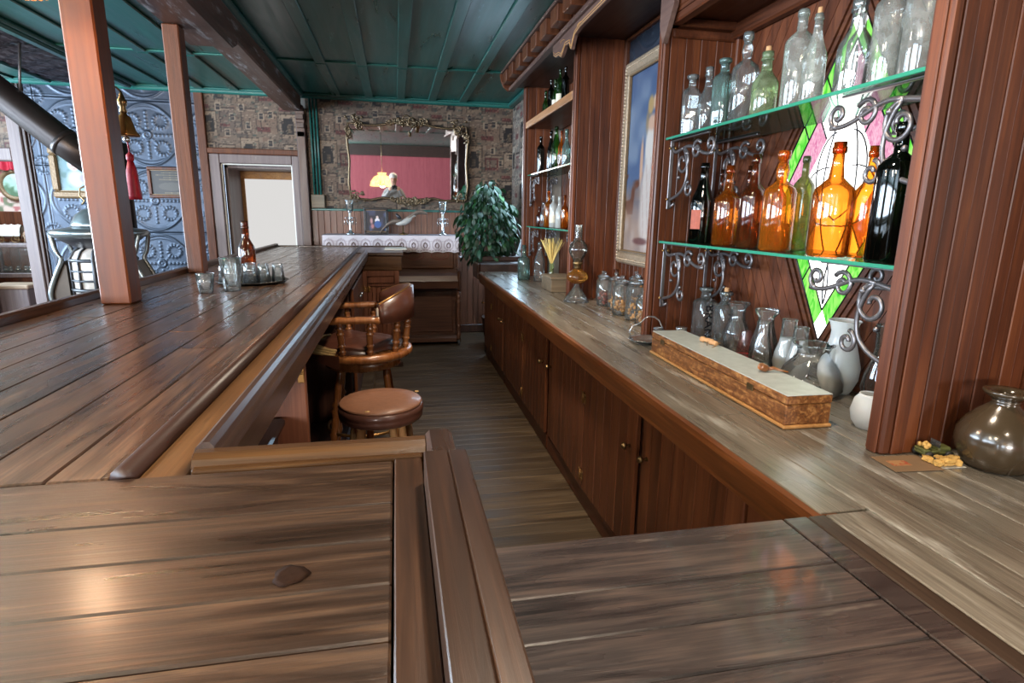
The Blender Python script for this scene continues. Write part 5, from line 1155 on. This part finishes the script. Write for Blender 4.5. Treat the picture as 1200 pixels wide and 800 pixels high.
# arm bow: flat bent rail round the sides, raised padded crest at the back
def bow(a0, a1, zf, n=26, wx=.036, t_=.028, r0=.268, ext=0):
    vs = []; 
    for i in range(n+1):
        a = a0+(a1-a0)*i/n; c, s = math.cos(a), math.sin(a); z, th, wd = zf(a)
        for dr, dz in ((-wd, 0), (-wd*.8, th), (wd*.8, th), (wd, 0), (wd*.8, -.004), (-wd*.8, -.004)): vs.append(((r0+dr)*c, (r0+dr)*s, z+dz))
    fs = [(i*6+k, i*6+(k+1) % 6, (i+1)*6+(k+1) % 6, (i+1)*6+k) for i in range(n) for k in range(6)] + [tuple(range(6))[::-1], tuple(range(n*6, n*6+6))]
    return MB().add(vs, fs, True)
R_ = math.radians
for sg_ in (-1, 1):
    vs = []; 
    for i in range(11):
        t_ = i/10; x = .10-.34*t_; yy = sg_*(.262-.01*t_); wd = .022+.016*math.sin(t_*PI*.6); 
        for dy, dz in ((-wd, 0), (-wd*.8, .03), (wd*.8, .03), (wd, 0), (0, -.004)): vs.append((x, yy+dy, .915+dz))
    MB().add(vs, [(i*5+k, i*5+(k+1) % 5, (i+1)*5+(k+1) % 5, (i+1)*5+k) for i in range(10) for k in range(5)]+[(4,3,2,1,0), (50,51,52,53,54)], True).build('arm', M['chair'], cc)
bow(R_(-75), R_(75), lambda a: (.915, .03, .026)).build('arm_bow', M['chair'], cc)
bow(R_(-68), R_(68), lambda a: (.912, .045+.125*max(0, math.cos(a*1.1))**.7, .030), r0=.268).build('back_pad', M['leather'], cc)
pts = [(.272*math.cos(a), .272*math.sin(a), .959+.125*max(0, math.cos(a*1.1))**.7) for a in np.linspace(R_(-68), R_(68), 30)]
MB().tube(pts, .006, 6).build('nailed_piping', M['brass'], cc)
for sg_ in (-1, 1): MB().cbox(.09, sg_*.245-.008, .945, .12, sg_*.245+.008, .99, .004).build('torn_edge', M['white'], cc)
# ================================================================ FAR END: PIANO AND WHAT STANDS ON IT
pn = thing('upright_piano', 'dark upright piano with lace cloth on top against the far wall', 'piano', (-.80, 6.50, 0))
PWD = 1.50
MB().cbox(.03, .12, .06, PWD-.03, .58, 1.20, .006).build('case', M['piano'], pn); MB().cbox(0, .06, 1.20, PWD, .60, 1.228, .008).build('top_board', M['piano'], pn)
MB().cbox(.0, .10, .05, .035, .59, 1.20, .006).build('side_panel', M['piano'], pn); MB().cbox(PWD-.035, .10, .05, PWD, .59, 1.20, .006).build('side_panel', M['piano'], pn)
MB().cbox(.06, .10, .86, PWD-.06, .121, 1.17, .01).cbox(.10, .094, .90, PWD-.10, .101, 1.13, .004).build('front_panel', wood('piano_front', (66,40,28), (100,64,42), (128,86,58), 'x', (.3,.45), 30, .05, .2), pn)
ro = MB()
for cx in (.30, .75, 1.0, 1.28):
    ro.tube([(cx+.10*math.cos(k*PI/10), .090, 1.01+.05*math.sin(k*PI/10)) for k in range(20)], .004, 6, True); ro.tube([(cx+.06*math.cos(k*PI/8), .090, 1.01+.03*math.sin(k*PI/8)) for k in range(16)], .003, 6, True)
ro.build('red_scroll_ornament', plain('red_ornament', (120,48,36), .5), pn)
MB().prism([(.12, .66), (-.12, .66), (-.13, .74), (-.11, .80), (-.06, .83), (.12, .86)], .035, PWD-.035, 'x').build('key_fall', M['piano'], pn); MB().cbox(.0, -.14, .62, .04, .12, .86, .02).cbox(PWD-.04, -.14, .62, PWD, .12, .86, .02).build('key_cheek', M['piano'], pn)
MB().cbox(.08, .105, .12, PWD-.08, .118, .60, .008).build('knee_panel', M['piano'], pn); MB().cbox(0, -.06, .03, PWD, .58, .08, .008).build('plinth', M['piano'], pn)
for x in (.03, PWD-.03):
    turned((x, -.10, .06), (x, -.10, .62), .026, (.12, .3, .8, .9)).build('leg', M['piano'], pn)
    MB().lathe([(.001,-.012), (.022,-.012), (.024,0), (.022,.012), (.001,.012)], (x, -.10, .025), 14, 'x').ball((x, -.10, .055), .02, 8).build('caster', M['stove'], pn)
# lace cloth
def lace(U, V):
    A = np.zeros((len(U), 3)); A[:] = (206, 198, 204)
    W = .128; x = (U*1.46 % W)/W-.5; z = V*.19
    A = mixc(A, (84, 62, 60), (np.hypot(x*W/.026, (z-.075)/.036) < 1)*.85); A = mixc(A, (200, 190, 198), (np.hypot(x*W/.013, (z-.072)/.02) < 1)*.9)
    rr = np.hypot(x*W/.05, (z-.085)/.06); A = mixc(A, (150, 134, 140), (np.abs(rr-1) < .16)*.6)
    A = mixc(A, (120, 104, 110), ((np.abs(((U*1.46/.02) % 1)-.5) < .25) & (np.abs(((z/.02) % 1)-.5) < .25) & (z > .12) & (z < .15))*.6)
    A = mixc(A, (110, 92, 96), ((np.hypot((((U*1.46/.032) % 1)-.5), (z-.016)/.014) < .35))*.7)
    return A
lcth = thing('lace_cloth', 'white lace runner with scalloped edge draped over the piano top', 'cloth', (-.775, 6.548, 1.2285))
canvas('top', 1.50, .50, 20, 8, lambda U, V: np.tile([[196, 190, 200]], (len(U), 1))*1.0, 'z', (-.02, 0, .003), lcth, 'vc')
nx, nz = 300, 22; U, V = np.meshgrid(np.linspace(0, 1, nx), np.linspace(0, 1, nz)); U = U.ravel(); V = V.ravel()
zlow = -.185+.012*np.abs(np.sin(U*1.46/.128*PI)) ; zz = .003*V + zlow*(1-V); yy = -.010-.012*np.sin(U*40)*(1-V)-.008*(1-V)
vs = np.stack([U*1.48-.01, yy, zz], 1); ii = np.arange(nx*nz).reshape(nz, nx); fs = np.stack([ii[:-1,:-1], ii[:-1,1:], ii[1:,1:], ii[1:,:-1]], -1).reshape(-1, 4)
me = colour_mesh('front_drop', vs.tolist(), fs.tolist(), lace(U, V), True); me.materials.append(M['vc']); place('front_drop', me, lcth)
nx = 60; U, V = np.meshgrid(np.linspace(0, 1, nx), np.linspace(0, 1, nz)); U = U.ravel(); V = V.ravel()
zlow = -.25+.02*np.abs(np.sin(U*.5/.128*PI)); zz = .003*V + zlow*(1-V); xx = 1.482+.02*(1-V)+.016*np.sin(U*26)*(1-V)
vs = np.stack([xx, U*.50, zz], 1); ii = np.arange(nx*nz).reshape(nz, nx); fs = np.stack([ii[:-1,:-1], ii[:-1,1:], ii[1:,1:], ii[1:,:-1]], -1).reshape(-1, 4)
me = colour_mesh('side_drop', vs.tolist(), fs.tolist(), lace(U*.34, V), True); me.materials.append(M['vc']); place('side_drop', me, lcth)
def candelabrum(label, x):
    t = thing('crystal_candlestick', label, 'candlestick', (x, 6.74, 1.2335))
    MB().lathe([(.05,0), (.052,.008), (.03,.025), (.012,.045), (.016,.07), (.010,.10), (.014,.13), (.01,.16), (.018,.175), (.012,.19), (.012,.235), (.022,.245), (.03,.255)], (0,0,0), 14).build('stem', M['silver'], t)
    MB().lathe([(.013,.19), (.013,.245)], (0,0,0), 12).build('candle', M['white'], t)
    b = MB(); b.open = True; b.lathe([(.03,.255), (.04,.275), (.042,.34), (.046,.375)], (0,0,0), 16).build('glass_cup', M['g_tumb'], t)
    ar = MB(); pr_ = MB()
    for k in range(6):
        a = k*PI/3; ar.tube([(0,0,.17), (.035*math.cos(a), .035*math.sin(a), .19), (.06*math.cos(a), .06*math.sin(a), .175)], .0035, 5)
    ar.build('arms', M['silver'], t)
    for k in range(6):
        a = k*PI/3; MB().lathe([(.001,0), (.009,.02), (.006,.06), (.001,.07)], (.06*math.cos(a), .06*math.sin(a), .10), 6).build('prism_drop', M['g_tumb'], t)
candelabrum('silver crystal-hung candlestick at the left end of the piano top', -.50); candelabrum('silver crystal-hung candlestick at the right end of the piano top', .53)
def figure(U, V):
    A = np.zeros((len(U), 3)); A[:] = (26, 26, 40); A = mixc(A, (60, 70, 104), (smoothnoise(U, V, 5, 5, 12)-.5)*3)
    A = mixc(A, (226, 200, 190), ell(U, V, .56, .66, .07, .09)); A = mixc(A, (232, 226, 230), ell(U, V, .56, .52, .14, .12)); A = mixc(A, (52, 88, 150), ell(U, V, .58, .34, .20, .18)); A = mixc(A, (200, 150, 150), ell(U, V, .25, .5, .10, .20, .6)); A = mixc(A, (184, 120, 122), ell(U, V, .3, .25, .12, .16, .6)); return A
def frame_thing(name, label, cat, x, y, z, W, H, wd, mat, fn, nx, nz, dep=.03, tilt=0):
    t = thing(name, label, cat, (x, y, z))
    for k, (a, c, e, g_) in enumerate(((0, 0, W, wd), (0, H-wd, W, H))): MB().cbox(a, -dep, c, e, 0, g_, wd*.22).build('frame_rail', M[mat], t)
    for a in (0, W-wd): MB().cbox(a, -dep, wd+.0005, a+wd, 0, H-wd-.0005, wd*.22).build('frame_stile', M[mat], t)
    canvas('picture', W-2*wd, H-2*wd, nx, nz, fn, 'y', (wd, -dep*.4, wd), t)
    MB().cbox(wd-.004, -dep*.8, wd-.004, W-wd+.004, -dep*.45, wd+.006, .001).cbox(wd-.004, -dep*.8, H-wd-.006, W-wd+.004, -dep*.45, H-wd+.004, .001).build('inner_lip', M['gilt'], t)
    if tilt: t.rotation_euler = (tilt, 0, 0)
    return t
frame_thing('framed_photograph', 'small black-framed dark picture leaning behind the piano cloth', 'picture', -.355, 6.83, 1.233, .27, .30, .03, 'blk', figure, 40, 44, .02, -.05)
# bird sculpture
t = thing('bird_sculpture', 'bronze-grey bird sculpture with outspread wings on the piano', 'sculpture', (.10, 6.74, 1.2335))
MB().lathe([(.05,0), (.052,.01), (.02,.02), (.008,.03), (.007,.10)], (-.02,0,0), 12).build('stand', M['brassd'], t)
gb = plain('bronze_feathers', (112,98,88), .45, .3, .6, 50, .6); gw = plain('pale_breast_feathers', (170,166,160), .5, .1, .4, 40, .5)
MB().tube([(-.10,0,.12), (-.06,0,.125), (0,0,.14), (.05,0,.17), (.075,0,.20), (.10,0,.215), (.125,-.01,.21)], [.008, .025, .036, .028, .016, .015, .004], 10).build('body', gw, t)
def wing(sg_, pts, wd):
    b = MB(); vs = []; n = len(pts)
    for i, p in enumerate(pts):
        w_ = wd*(1-i/(n))**.6; vs += [(p[0], p[1]-.012, p[2]+w_*.4), (p[0]+.004, p[1]-.02, p[2]), (p[0]-w_*.3, p[1], p[2]-w_*.8)]
    vs += [(x, y+.010, z) for x, y, z in vs]; m = n*3
    fs = []
    for i in range(n-1):
        for k in (0, 1): fs += [(i*3+k, i*3+k+1, i*3+k+4, i*3+k+3), (m+i*3+k+3, m+i*3+k+4, m+i*3+k+1, m+i*3+k)]
        fs += [(i*3, i*3+3, m+i*3+3, m+i*3), (i*3+2, m+i*3+2, m+i*3+5, i*3+5)]
    fs += [(0, m, m+1, 1), (1, m+1, m+2, 2)]
    return b.add(vs, fs, True)
wing(1, [(0,0,.16), (.06,0,.20), (.11,.0,.24), (.16,0,.265), (.21,0,.26), (.25,0,.245)], .07).build('right_wing', gb, t)
wing(-1, [(-.02,0,.15), (-.08,0,.155), (-.14,0,.15), (-.20,0,.11), (-.25,0,.06), (-.28,0,.02)], .06).build('left_wing', gb, t)
MB().tube([(-.05,.01,.17), (-.075,.01,.21), (-.10,.01,.235)], [.022, .018, .006], 8).build('tail', M['stoved'], t)
# mirror ------------------------------------------------------------
MWd, MHt = 1.34, .93
mr = thing('gilt_mirror', 'large rococo gilt-framed mirror on the wallpaper above the piano', 'mirror', (-.50, 7.085, 1.60)); mr.rotation_euler = (R_(2.3), 0, 0)
top = [(-.0, .86), (.10, .855), (.22, .84), (.34, .85), (.48, .875), (.60, .885), (.72, .885), (.84, .875), (1.0, .85), (1.12, .84), (1.24, .855), (1.34, .87)]
bot = [(1.34, .04), (1.22, .03), (1.08, .025), (.95, .05), (.80, .035), (.66, .02), (.50, .035), (.36, .05), (.22, .02), (.10, .03), (0, .05)]
MB().prism((bot+top), -.008, 0, 'y').build('mirror_glass', M['mirror'], mr)
MB().cbox(.02, .002, .05, 1.32, .03, .84, .004).build('backing', M['dark'], mr)
fm = MB(); loop = [(a, -.012, b_) for a, b_ in (bot[::1]+[(-.02, .2), (.0, .45), (-.02, .7)]+top+[(1.36, .7), (1.34, .45), (1.36, .2)])]
fm.tube(loop, .014, 8, True).build('frame_moulding', M['giltd'], mr)
def rocaille(mb, cx, cz, s_, sgx, sgz, seed):
    rg = random.Random(seed)
    for k in range(4):
        a = rg.uniform(0, 6); sp = spiral(cx+sgx*s_*rg.uniform(-.1, .9), cz+sgz*s_*rg.uniform(-.5, .3), s_*rg.uniform(.18, .3), s_*.04, a, rg.choice((-1, 1))*1.3, 14)
        mb.tube([(p[0], -.022-.01*rg.random(), p[1]) for p in sp], [.011-.0006*i for i in range(15)], 6)
    for k in range(12): mb.ball((cx+sgx*s_*rg.uniform(-.2, 1.1), -.02-.012*rg.random(), cz+sgz*s_*rg.uniform(-.6, .35)), s_*rg.uniform(.06, .13), 7, (1.2, .6, .8))
    return mb
for i, (cx, cz, s_, a, b_, lb) in enumerate(((0, .88, .16, 1, 1, 'c'), (1.34, .89, .16, -1, 1, 'c'), (.02, .04, .13, 1, -1, 'c'), (1.32, .06, .12, -1, -1, 'c'), (-.01, .76, .12, .3, 1, 'c'), (1.36, .76, .12, -.3, 1, 'c'))): rocaille(MB(), cx, cz, s_, a, b_, i).build('corner_ornament', M['giltd'], mr)
for i, (cx, cz) in enumerate(((.60, .90), (.60, .03))):
    mb = rocaille(MB(), cx, cz, .17, 1, .5, 20+i); rocaille(mb, cx+.14, cz, .17, -1, .5, 30+i); rocaille(mb, cx-.02, cz, .14, -1, .4, 40+i); rocaille(mb, cx+.16, cz, .14, 1, .4, 44+i); mb.build('crest_ornament', M['giltd'], mr)
# plant ---------------------------------------------------------------
fk = thing('potted_ficus', 'tall leafy green ficus behind the far end of the back bar', 'plant', (1.0, 6.42, 0))
MB().lathe([(.14,0), (.15,.01), (.19,.30), (.20,.32), (.17,.32), (.165,.28), (.001,.28)], (.13,0,0), 24).build('pot', M['pot'], fk)
MB().tube([(.13,0,.28), (.08,.01,.6), (-.03,.02,.9), (.02,0,1.2), (.0,.01,1.5), (.03,0,1.78)], [.024,.022,.02,.018,.014,.008], 8).build('trunk', M['bark'], fk)
rg = random.Random(9); 
twigs = []
for k in range(26):
    z0 = rg.uniform(.95, 1.6); a = rg.uniform(0, 2*PI); L_ = rg.uniform(.2, .36)*(1.1-.25*abs(z0-1.3)); p = [(0,0,z0), (L_*.5*math.cos(a), L_*.4*math.sin(a), z0+.10), (L_*math.cos(a), L_*.7*math.sin(a), z0+.06)]
    twigs.append(p)
tw = MB()
for p in twigs: tw.tube(p, [.006,.004,.002], 5)
tw.build('branches', M['bark'], fk)
lv = []
for v in range(5):
    b = MB(); L_ = .075+.012*v; vs = [(0,0,0)]; 
    for t_ in (.25, .5, .78): w_ = .021*math.sin(PI*t_)**.8+.002; vs += [(L_*t_, -w_, -.012*t_*t_), (L_*t_, 0, .004-.02*t_*t_), (L_*t_, w_, -.012*t_*t_)]
    vs.append((L_, 0, -.028)); fs = [(0,1,2), (0,2,3)] + [(1+3*i+k, 4+3*i+k, 5+3*i+k, 2+3*i+k) for i in range(2) for k in range(2)] + [(7,10,8), (8,10,9)]
    b.add(vs, fs, True); me = b.mesh('leaf'); mm = plain('ficus_leaf', [(26,58,32), (36,76,40), (18,46,30), (54,96,50), (30,68,46)][v], .5, 0, .3, 20, spec=.4); me.materials.append(mm); lv.append((me, b))
mass = MB()
for i in range(1150):
    # crown: an ellipsoid shell, drooping outward
    a = rg.uniform(0, 2*PI); zc = rg.uniform(-1, 1); q = math.sqrt(max(0, 1-zc*zc))*rg.uniform(.45, 1)**.5; front = math.sin(a) < 0
    p = Vector((.30*q*math.cos(a), .24*q*math.sin(a), 1.36+.40*zc))*1.0 + Vector((rg.gauss(0,.035), rg.gauss(0,.03), rg.gauss(0,.045))); 
    p.x = min(p.x, .36)
    if zc > .5: p.x *= .75
    rot = Matrix.Rotation(a+rg.uniform(-.8, .8), 3, 'Z') @ Matrix.Rotation(rg.uniform(.5, 1.35), 3, 'Y') @ Matrix.Rotation(rg.uniform(-.8, .8), 3, 'X')
    me, b = lv[rg.randrange(5)]
    if i < 290 and True:
        p = Vector((p.x*1.08, -abs(p.y)*1.1, p.z)); place('leaf', me, fk, p, rot=rot.to_euler())
    else:
        mass.add([tuple(rot @ Vector(v) + p) for v in b.v], b.f, True)
mass.build('foliage', M['leaf'], fk, kind='stuff')
# ================================================================ BEHIND THE BAR ON THE LEFT: STOVE, PICTURES
def smooth(P, n=5):
    P = [Vector(p) for p in P]; out = []
    for i in range(len(P)-1):
        a, b, c, d = P[max(i-1, 0)], P[i], P[i+1], P[min(i+2, len(P)-1)]
        for k in range(n):
            t_ = k/n; out.append(.5*((2*b)+(c-a)*t_+(2*a-5*b+4*c-d)*t_*t_+(3*b-a-3*c+d)*t_**3))
    return out+[P[-1]]
st = thing('parlour_stove', 'ornate nickel and iron parlour stove standing behind the near post', 'stove', (-2.50, 5.60, 0))
MB().lathe([(.26,0), (.28,.03), (.24,.06), (.22,.45), (.27,.50), (.27,.54), (.24,.56)], (0,0,0), 28).build('base', M['stoved'], st)
MB().lathe([(.235,.56), (.235,1.06), (.20,1.12), (.12,1.17)], (0,0,0), 28).build('mica_barrel', M['mica'], st)
gr = MB()
for z in (.58, .72, .80, .88, .96, 1.05): gr.tube([(.243*math.cos(k*PI/16), .243*math.sin(k*PI/16), z) for k in range(32)], .010 if z not in (.58, .80, 1.05) else .016, 6, True)
for k in range(12): a = k*PI/6+.1; gr.tube([(.245*math.cos(a), .245*math.sin(a), .57), (.245*math.cos(a), .245*math.sin(a), 1.06), (.205*math.cos(a), .205*math.sin(a), 1.12), (.13*math.cos(a), .13*math.sin(a), 1.17)], .010 if k % 3 else .017, 6)
gr.build('grille', M['stoved'], st)
MB().lathe([(.13,1.14), (.20,1.16), (.30,1.22), (.345,1.27)], (0,0,0), 36).build('cavity', M['stoved'], st)
MB().lathe([(.33,1.24), (.355,1.26), (.36,1.285), (.345,1.30), (.25,1.315), (.20,1.325)], (0,0,0), 40).build('flared_rim', M['stove'], st)
MB().lathe([(.20,1.325), (.205,1.335), (.195,1.36), (.165,1.42), (.11,1.465), (.05,1.485), (.001,1.49)], (0,0,0), 36).build('dome', M['stove'], st)
MB().lathe([(.03,1.485), (.02,1.50), (.03,1.52), (.055,1.56), (.06,1.60), (.04,1.64), (.018,1.67), (.012,1.70), (.001,1.72)], (0,0,0), 20).build('urn', M['silver'], st)
for sg_ in (-1, 1): MB().tube([(sg_*.0-.07+.14*(sg_ > 0), 0, 1.66), (-.11+.22*(sg_ > 0), 0, 1.64), (-.12+.24*(sg_ > 0), 0, 1.58), (-.085+.17*(sg_ > 0), 0, 1.54), (-.11+.22*(sg_ > 0), 0, 1.51)], .007, 6).build('urn_handle', M['brassd'], st)
for sx in (-1, 1):
    for sy_ in (-1, 1):
        pth = [(sx*.335, sy_*.10, 1.27), (sx*.30, sy_*.12, 1.12), (sx*.27, sy_*.12, 1.05), (sx*.31, sy_*.12, .96), (sx*.38, sy_*.12, .80), (sx*.385, sy_*.12, .70), (sx*.34, sy_*.12, .56), (sx*.28, sy_*.12, .45), (sx*.30, sy_*.12, .40)]
        pth = smooth(pth); MB().tube(pth, .018, 8).build('side_pillar', M['stove'], st)
    MB().prism([(sx*.27, 1.04), (sx*.31, .96), (sx*.355, .86), (sx*.378, .77), (sx*.38, .70), (sx*.36, .60), (sx*.31, .50), (sx*.25, .46), (sx*.25, 1.0)][::sx], -.10, .10, 'y').build('side_wing', plain('bronze_wing', (70,58,48), .4, .5, .4, 10), st)
# stove pipe
MB().lathe([(.06,1.3), (.06,2.05)], (.10,.33,0), 16).build('rear_pipe', M['pipe'], st)
pp_ = thing('stove_pipe', 'thick dark slanting stovepipe rising to the upper left behind the near post', 'stovepipe', (-2.40, 5.55, 1.80))
MB().tube([(0,0,0), (-.25,0,.20), (-.95,0,.83), (-1.7,-.0,1.50-.62)], .115, 24).build('pipe', M['pipe'], pp_)
MB().tube([(-.235,0,.19), (-.265,0,.215)], .121, 24).tube([(-.94,0,.815), (-.97,0,.845)], .121, 24).build('joint_collar', M['pipe'], pp_)
tag(MB().tube([(0,0,0), (-.06,0,-.42)], .010, 6).build('hanger_wire', M['iron'], None, (-2.86, 5.55, CE-.02)), 'thin dark wire from the ceiling holding the slanting stovepipe', 'wire')
cb = thing('pale_wooden_crate', 'pale wooden box with dark round holes in front of the stove', 'box', (-2.66, 5.0, 0))
MB().cbox(0, 0, 0, .34, .25, .74, .006).build('body', M['crate'], cb); hb = MB()
for x in (.10, .16, .22): hb.lathe([(.018,-.004), (.018,.0), (.001,.0)], (x, -.001, .64), 14, 'y')
hb.build('holes', M['blk'], cb)
def child(U, V):
    A = np.zeros((len(U), 3)); A[:] = (122, 160, 168); A = mixc(A, (84, 124, 120), (smoothnoise(U, V, 6, 7, 15)-.4)*3); A = mixc(A, (176, 204, 220), (.35-V)*2)
    A = mixc(A, (206, 206, 226), ell(U, V, .50, .34, .34, .30, .4)); A = mixc(A, (176, 160, 206), ell(U, V, .72, .36, .14, .14, .4)); A = mixc(A, (232, 226, 226), ell(U, V, .46, .74, .21, .20, .3)); A = mixc(A, (228, 186, 172), ell(U, V, .48, .68, .13, .13, .25))
    for cx in (.43, .53): A = mixc(A, (90, 66, 62), ell(U, V, cx, .70, .018, .014, .5))
    A = mixc(A, (190, 90, 90), ell(U, V, .48, .62, .04, .014, .5)); return A*.78
frame_thing('gilt_framed_portrait', 'gilt framed portrait of a smiling child in a white bonnet on the tin wall', 'picture', -3.56, 7.125, 1.58, .46, .52, .075, 'gilt', child, 50, 56, .05)
def plq(U, V):
    A = np.zeros((len(U), 3)); A[:] = (40, 32, 28)
    for v, a, b_ in ((.90, .25, .7), (.80, .12, .85), (.71, .30, .75), (.62, .2, .9), (.08, .3, .7)): A = mixc(A, (150, 128, 90), (np.abs(V-v) < .018)*(U > a)*(U < b_)*(np.sin(U*260) > -.3)*.7)
    rr = np.hypot((U-.5)/.34, (V-.34)/.17); A = mixc(A, (112, 104, 92), (rr < 1)*(np.sin(U*130)*np.sin(V*90) > 0)*.6); return A
frame_thing('engraved_plaque', 'dark engraved plaque in a reddish wooden frame on the tin wall', 'plaque', -2.64, 7.125, 1.60, .46, .33, .035, 'hutch', plq, 90, 64, .03)

for lb, x, y, pw in (('added unseen fill globe close under the ceiling left of the bar', -2.3, 2.6, 45), ('added fill globe behind the viewpoint', -1.7, -.9, 70), ('added unseen fill globe over the left room', -2.6, -.2, 60)):
    t = thing('fill_globe', lb, 'lamp', (x, y, 2.66))  # globes added out of view to fill the room with warm light
    MB().ball((0, 0, 0), .06, 20).build('globe', emit('fill_globe_glow', (255,226,190), 3.0), t); MB().tube([(0,0,.05), (0,0,.098)], .008, 8).lathe([(.05,.08), (.05,.099), (.001,.099)], (0,0,0), 16).build('stem', M['brassd'], t)
    point('fill_globe_light', (x, y, 2.54), pw, (1.0, .80, .58), .12)

for lb, x, y, tx, ty, pw in (('added unseen fill spotlight over the aisle, farthest', .45, 2.75, .2, 3.6, 110), ('added unseen fill spotlight over the aisle, middle', .5, 1.2, .5, 1.25, 75), ('added fill spotlight over the aisle, behind the viewpoint', .4, -.8, .4, -.75, 75)):
    t = thing('fill_spotlight', lb, 'lamp', (x, y, 2.76))  # spots added out of view to brighten the aisle
    MB().lathe([(.001,-.001), (.05,-.001), (.05,-.012), (.038,-.02), (.036,-.10), (.032,-.10), (.034,-.03), (.001,-.025)], (0,0,0), 18).build('can', M['brassd'], t)
    d = bpy.data.lights.new('spot', 'SPOT'); d.energy = pw; d.color = (1.0, .84, .66); d.spot_size = R_(98 if y > 2 else 120); d.spot_blend = .6; d.shadow_soft_size = .06
    o = bpy.data.objects.new('fill_spot_light', d); COL.objects.link(o); o.location = (x, y, 2.64); o.rotation_euler = (Vector((tx, ty, .9))-Vector((x, y, 2.64))).to_track_quat('-Z', 'Y').to_euler()

# ================================================================ PERSON BEHIND THE VIEWPOINT (seen small in the mirror)
pm, nt, N, L, B = newmat('clothes_and_skin')
tc = N.new('ShaderNodeTexCoord'); sx = N.new('ShaderNodeSeparateXYZ'); L.new(tc.outputs['Object'], sx.inputs[0])
rp = N.new('ShaderNodeValToRGB'); rp.color_ramp.interpolation = 'CONSTANT'; e = rp.color_ramp.elements; e[0].color = lin((46,52,70)); e[1].position = .475; e[1].color = lin((150,150,148)); q_ = e.new(.755); q_.color = lin((206,160,136))
dv = N.new('ShaderNodeMath'); dv.operation = 'DIVIDE'; dv.inputs[1].default_value = 2.0; L.new(sx.outputs['Z'], dv.inputs[0]); L.new(dv.outputs[0], rp.inputs[0]); L.new(rp.outputs[0], B.inputs['Base Color']); B.inputs['Roughness'].default_value = .8
pr = thing('person', 'person in a pale grey jacket holding a black camera, seen small in the gilt mirror', 'person', (-.03, -.34, 0))
J = [((0,-.08,.93), .15), ((0,-.07,1.12), .145), ((0,-.05,1.32), .165), ((0,-.02,1.46), .075), ((0,.02,1.54), .055), ((0,.04,1.62), .085), ((0,.045,1.70), .095), ((0,.03,1.76), .06),
     ((-.17,-.05,1.40), .065), ((-.27,.0,1.20), .05), ((-.13,.17,1.36), .036), ((-.095,.235,1.44), .03),
     ((.17,-.05,1.40), .065), ((.27,.0,1.20), .05), ((.16,.17,1.36), .036), ((.13,.235,1.44), .03),
     ((-.10,-.08,.86), .10), ((-.12,-.04,.48), .065), ((-.12,-.07,.08), .045), ((-.12,.07,.035), .035),
     ((.10,-.08,.86), .10), ((.12,-.04,.48), .065), ((.12,-.07,.08), .045), ((.12,.07,.035), .035)]
E_ = [(0,1),(1,2),(2,3),(3,4),(4,5),(5,6),(6,7),(2,8),(8,9),(9,10),(10,11),(2,12),(12,13),(13,14),(14,15),(0,16),(16,17),(17,18),(18,19),(0,20),(20,21),(21,22),(22,23)]
me = bpy.data.meshes.new('body'); me.from_pydata([j[0] for j in J], E_, []); me.materials.append(pm)
bo = place('body', me, pr); bo.modifiers.new('skin', 'SKIN')
for v_, (p_, r__) in zip(me.skin_vertices[0].data, J): v_.radius = (r__, r__)
me.skin_vertices[0].data[0].use_root = True
sb = bo.modifiers.new('subsurf', 'SUBSURF'); sb.levels = 2; sb.render_levels = 2
MB().ball((0, .025, 1.725), .104, 14, (.92, 1.0, .86)).build('hair', plain('grey_white_hair', (206,200,192), .7, 0, .2, 60, .5), pr)
skn = plain('skin', (206,160,136), .6, 0, .08, 20)
b = MB(); b.tube([(0,.125,1.68), (0,.150,1.645), (0,.13,1.632)], [.010,.015,.010], 8); b.ball((-.088,.03,1.655), .018, 8, (.5,1,1.4)); b.ball((.088,.03,1.655), .018, 8, (.5,1,1.4)); b.build('nose_and_ears', skn, pr, kind='stuff')
b = MB(); b.ball((-.032,.120,1.682), .011, 8); b.ball((.032,.120,1.682), .011, 8); b.tube([(-.024,.128,1.605), (0,.134,1.602), (.024,.128,1.605)], .004, 6); b.build('eyes_and_mouth', plain('dark_features', (80,50,46), .4), pr, kind='stuff')
for sg_ in (-1, 1):
    hx = .018+sg_*.112
    b = MB(); b.ball((hx, .24, 1.455), .034, 10, (.7, 1, 1.2))
    for k in range(4): b.tube([(hx-sg_*.005, .265-.0*k, 1.485-.020*k), (hx-sg_*.022, .285, 1.487-.020*k), (hx-sg_*.048, .286, 1.486-.020*k)], [.009,.0085,.007], 7)
    b.tube([(hx-sg_*.008, .225, 1.475), (hx-sg_*.035, .215, 1.49), (hx-sg_*.055, .218, 1.495)], [.010,.0095,.007], 7); b.build('hand', skn, pr)
t = thing('photo_camera', 'black photo camera held by the person in the mirror', 'camera', (-.005, -.115, 1.48))
MB().cbox(-.065, -.02, -.045, .065, .025, .045, .008).cbox(-.025, -.022, .04, .025, .02, .068, .008).build('body', M['rubber'], t)
MB().lathe([(.033,.025), (.035,.03), (.035,.075), (.038,.08), (.038,.092), (.028,.092), (.026,.082), (.001,.08)], (0,0,0), 24, 'y').build('lens', M['blk'], t)
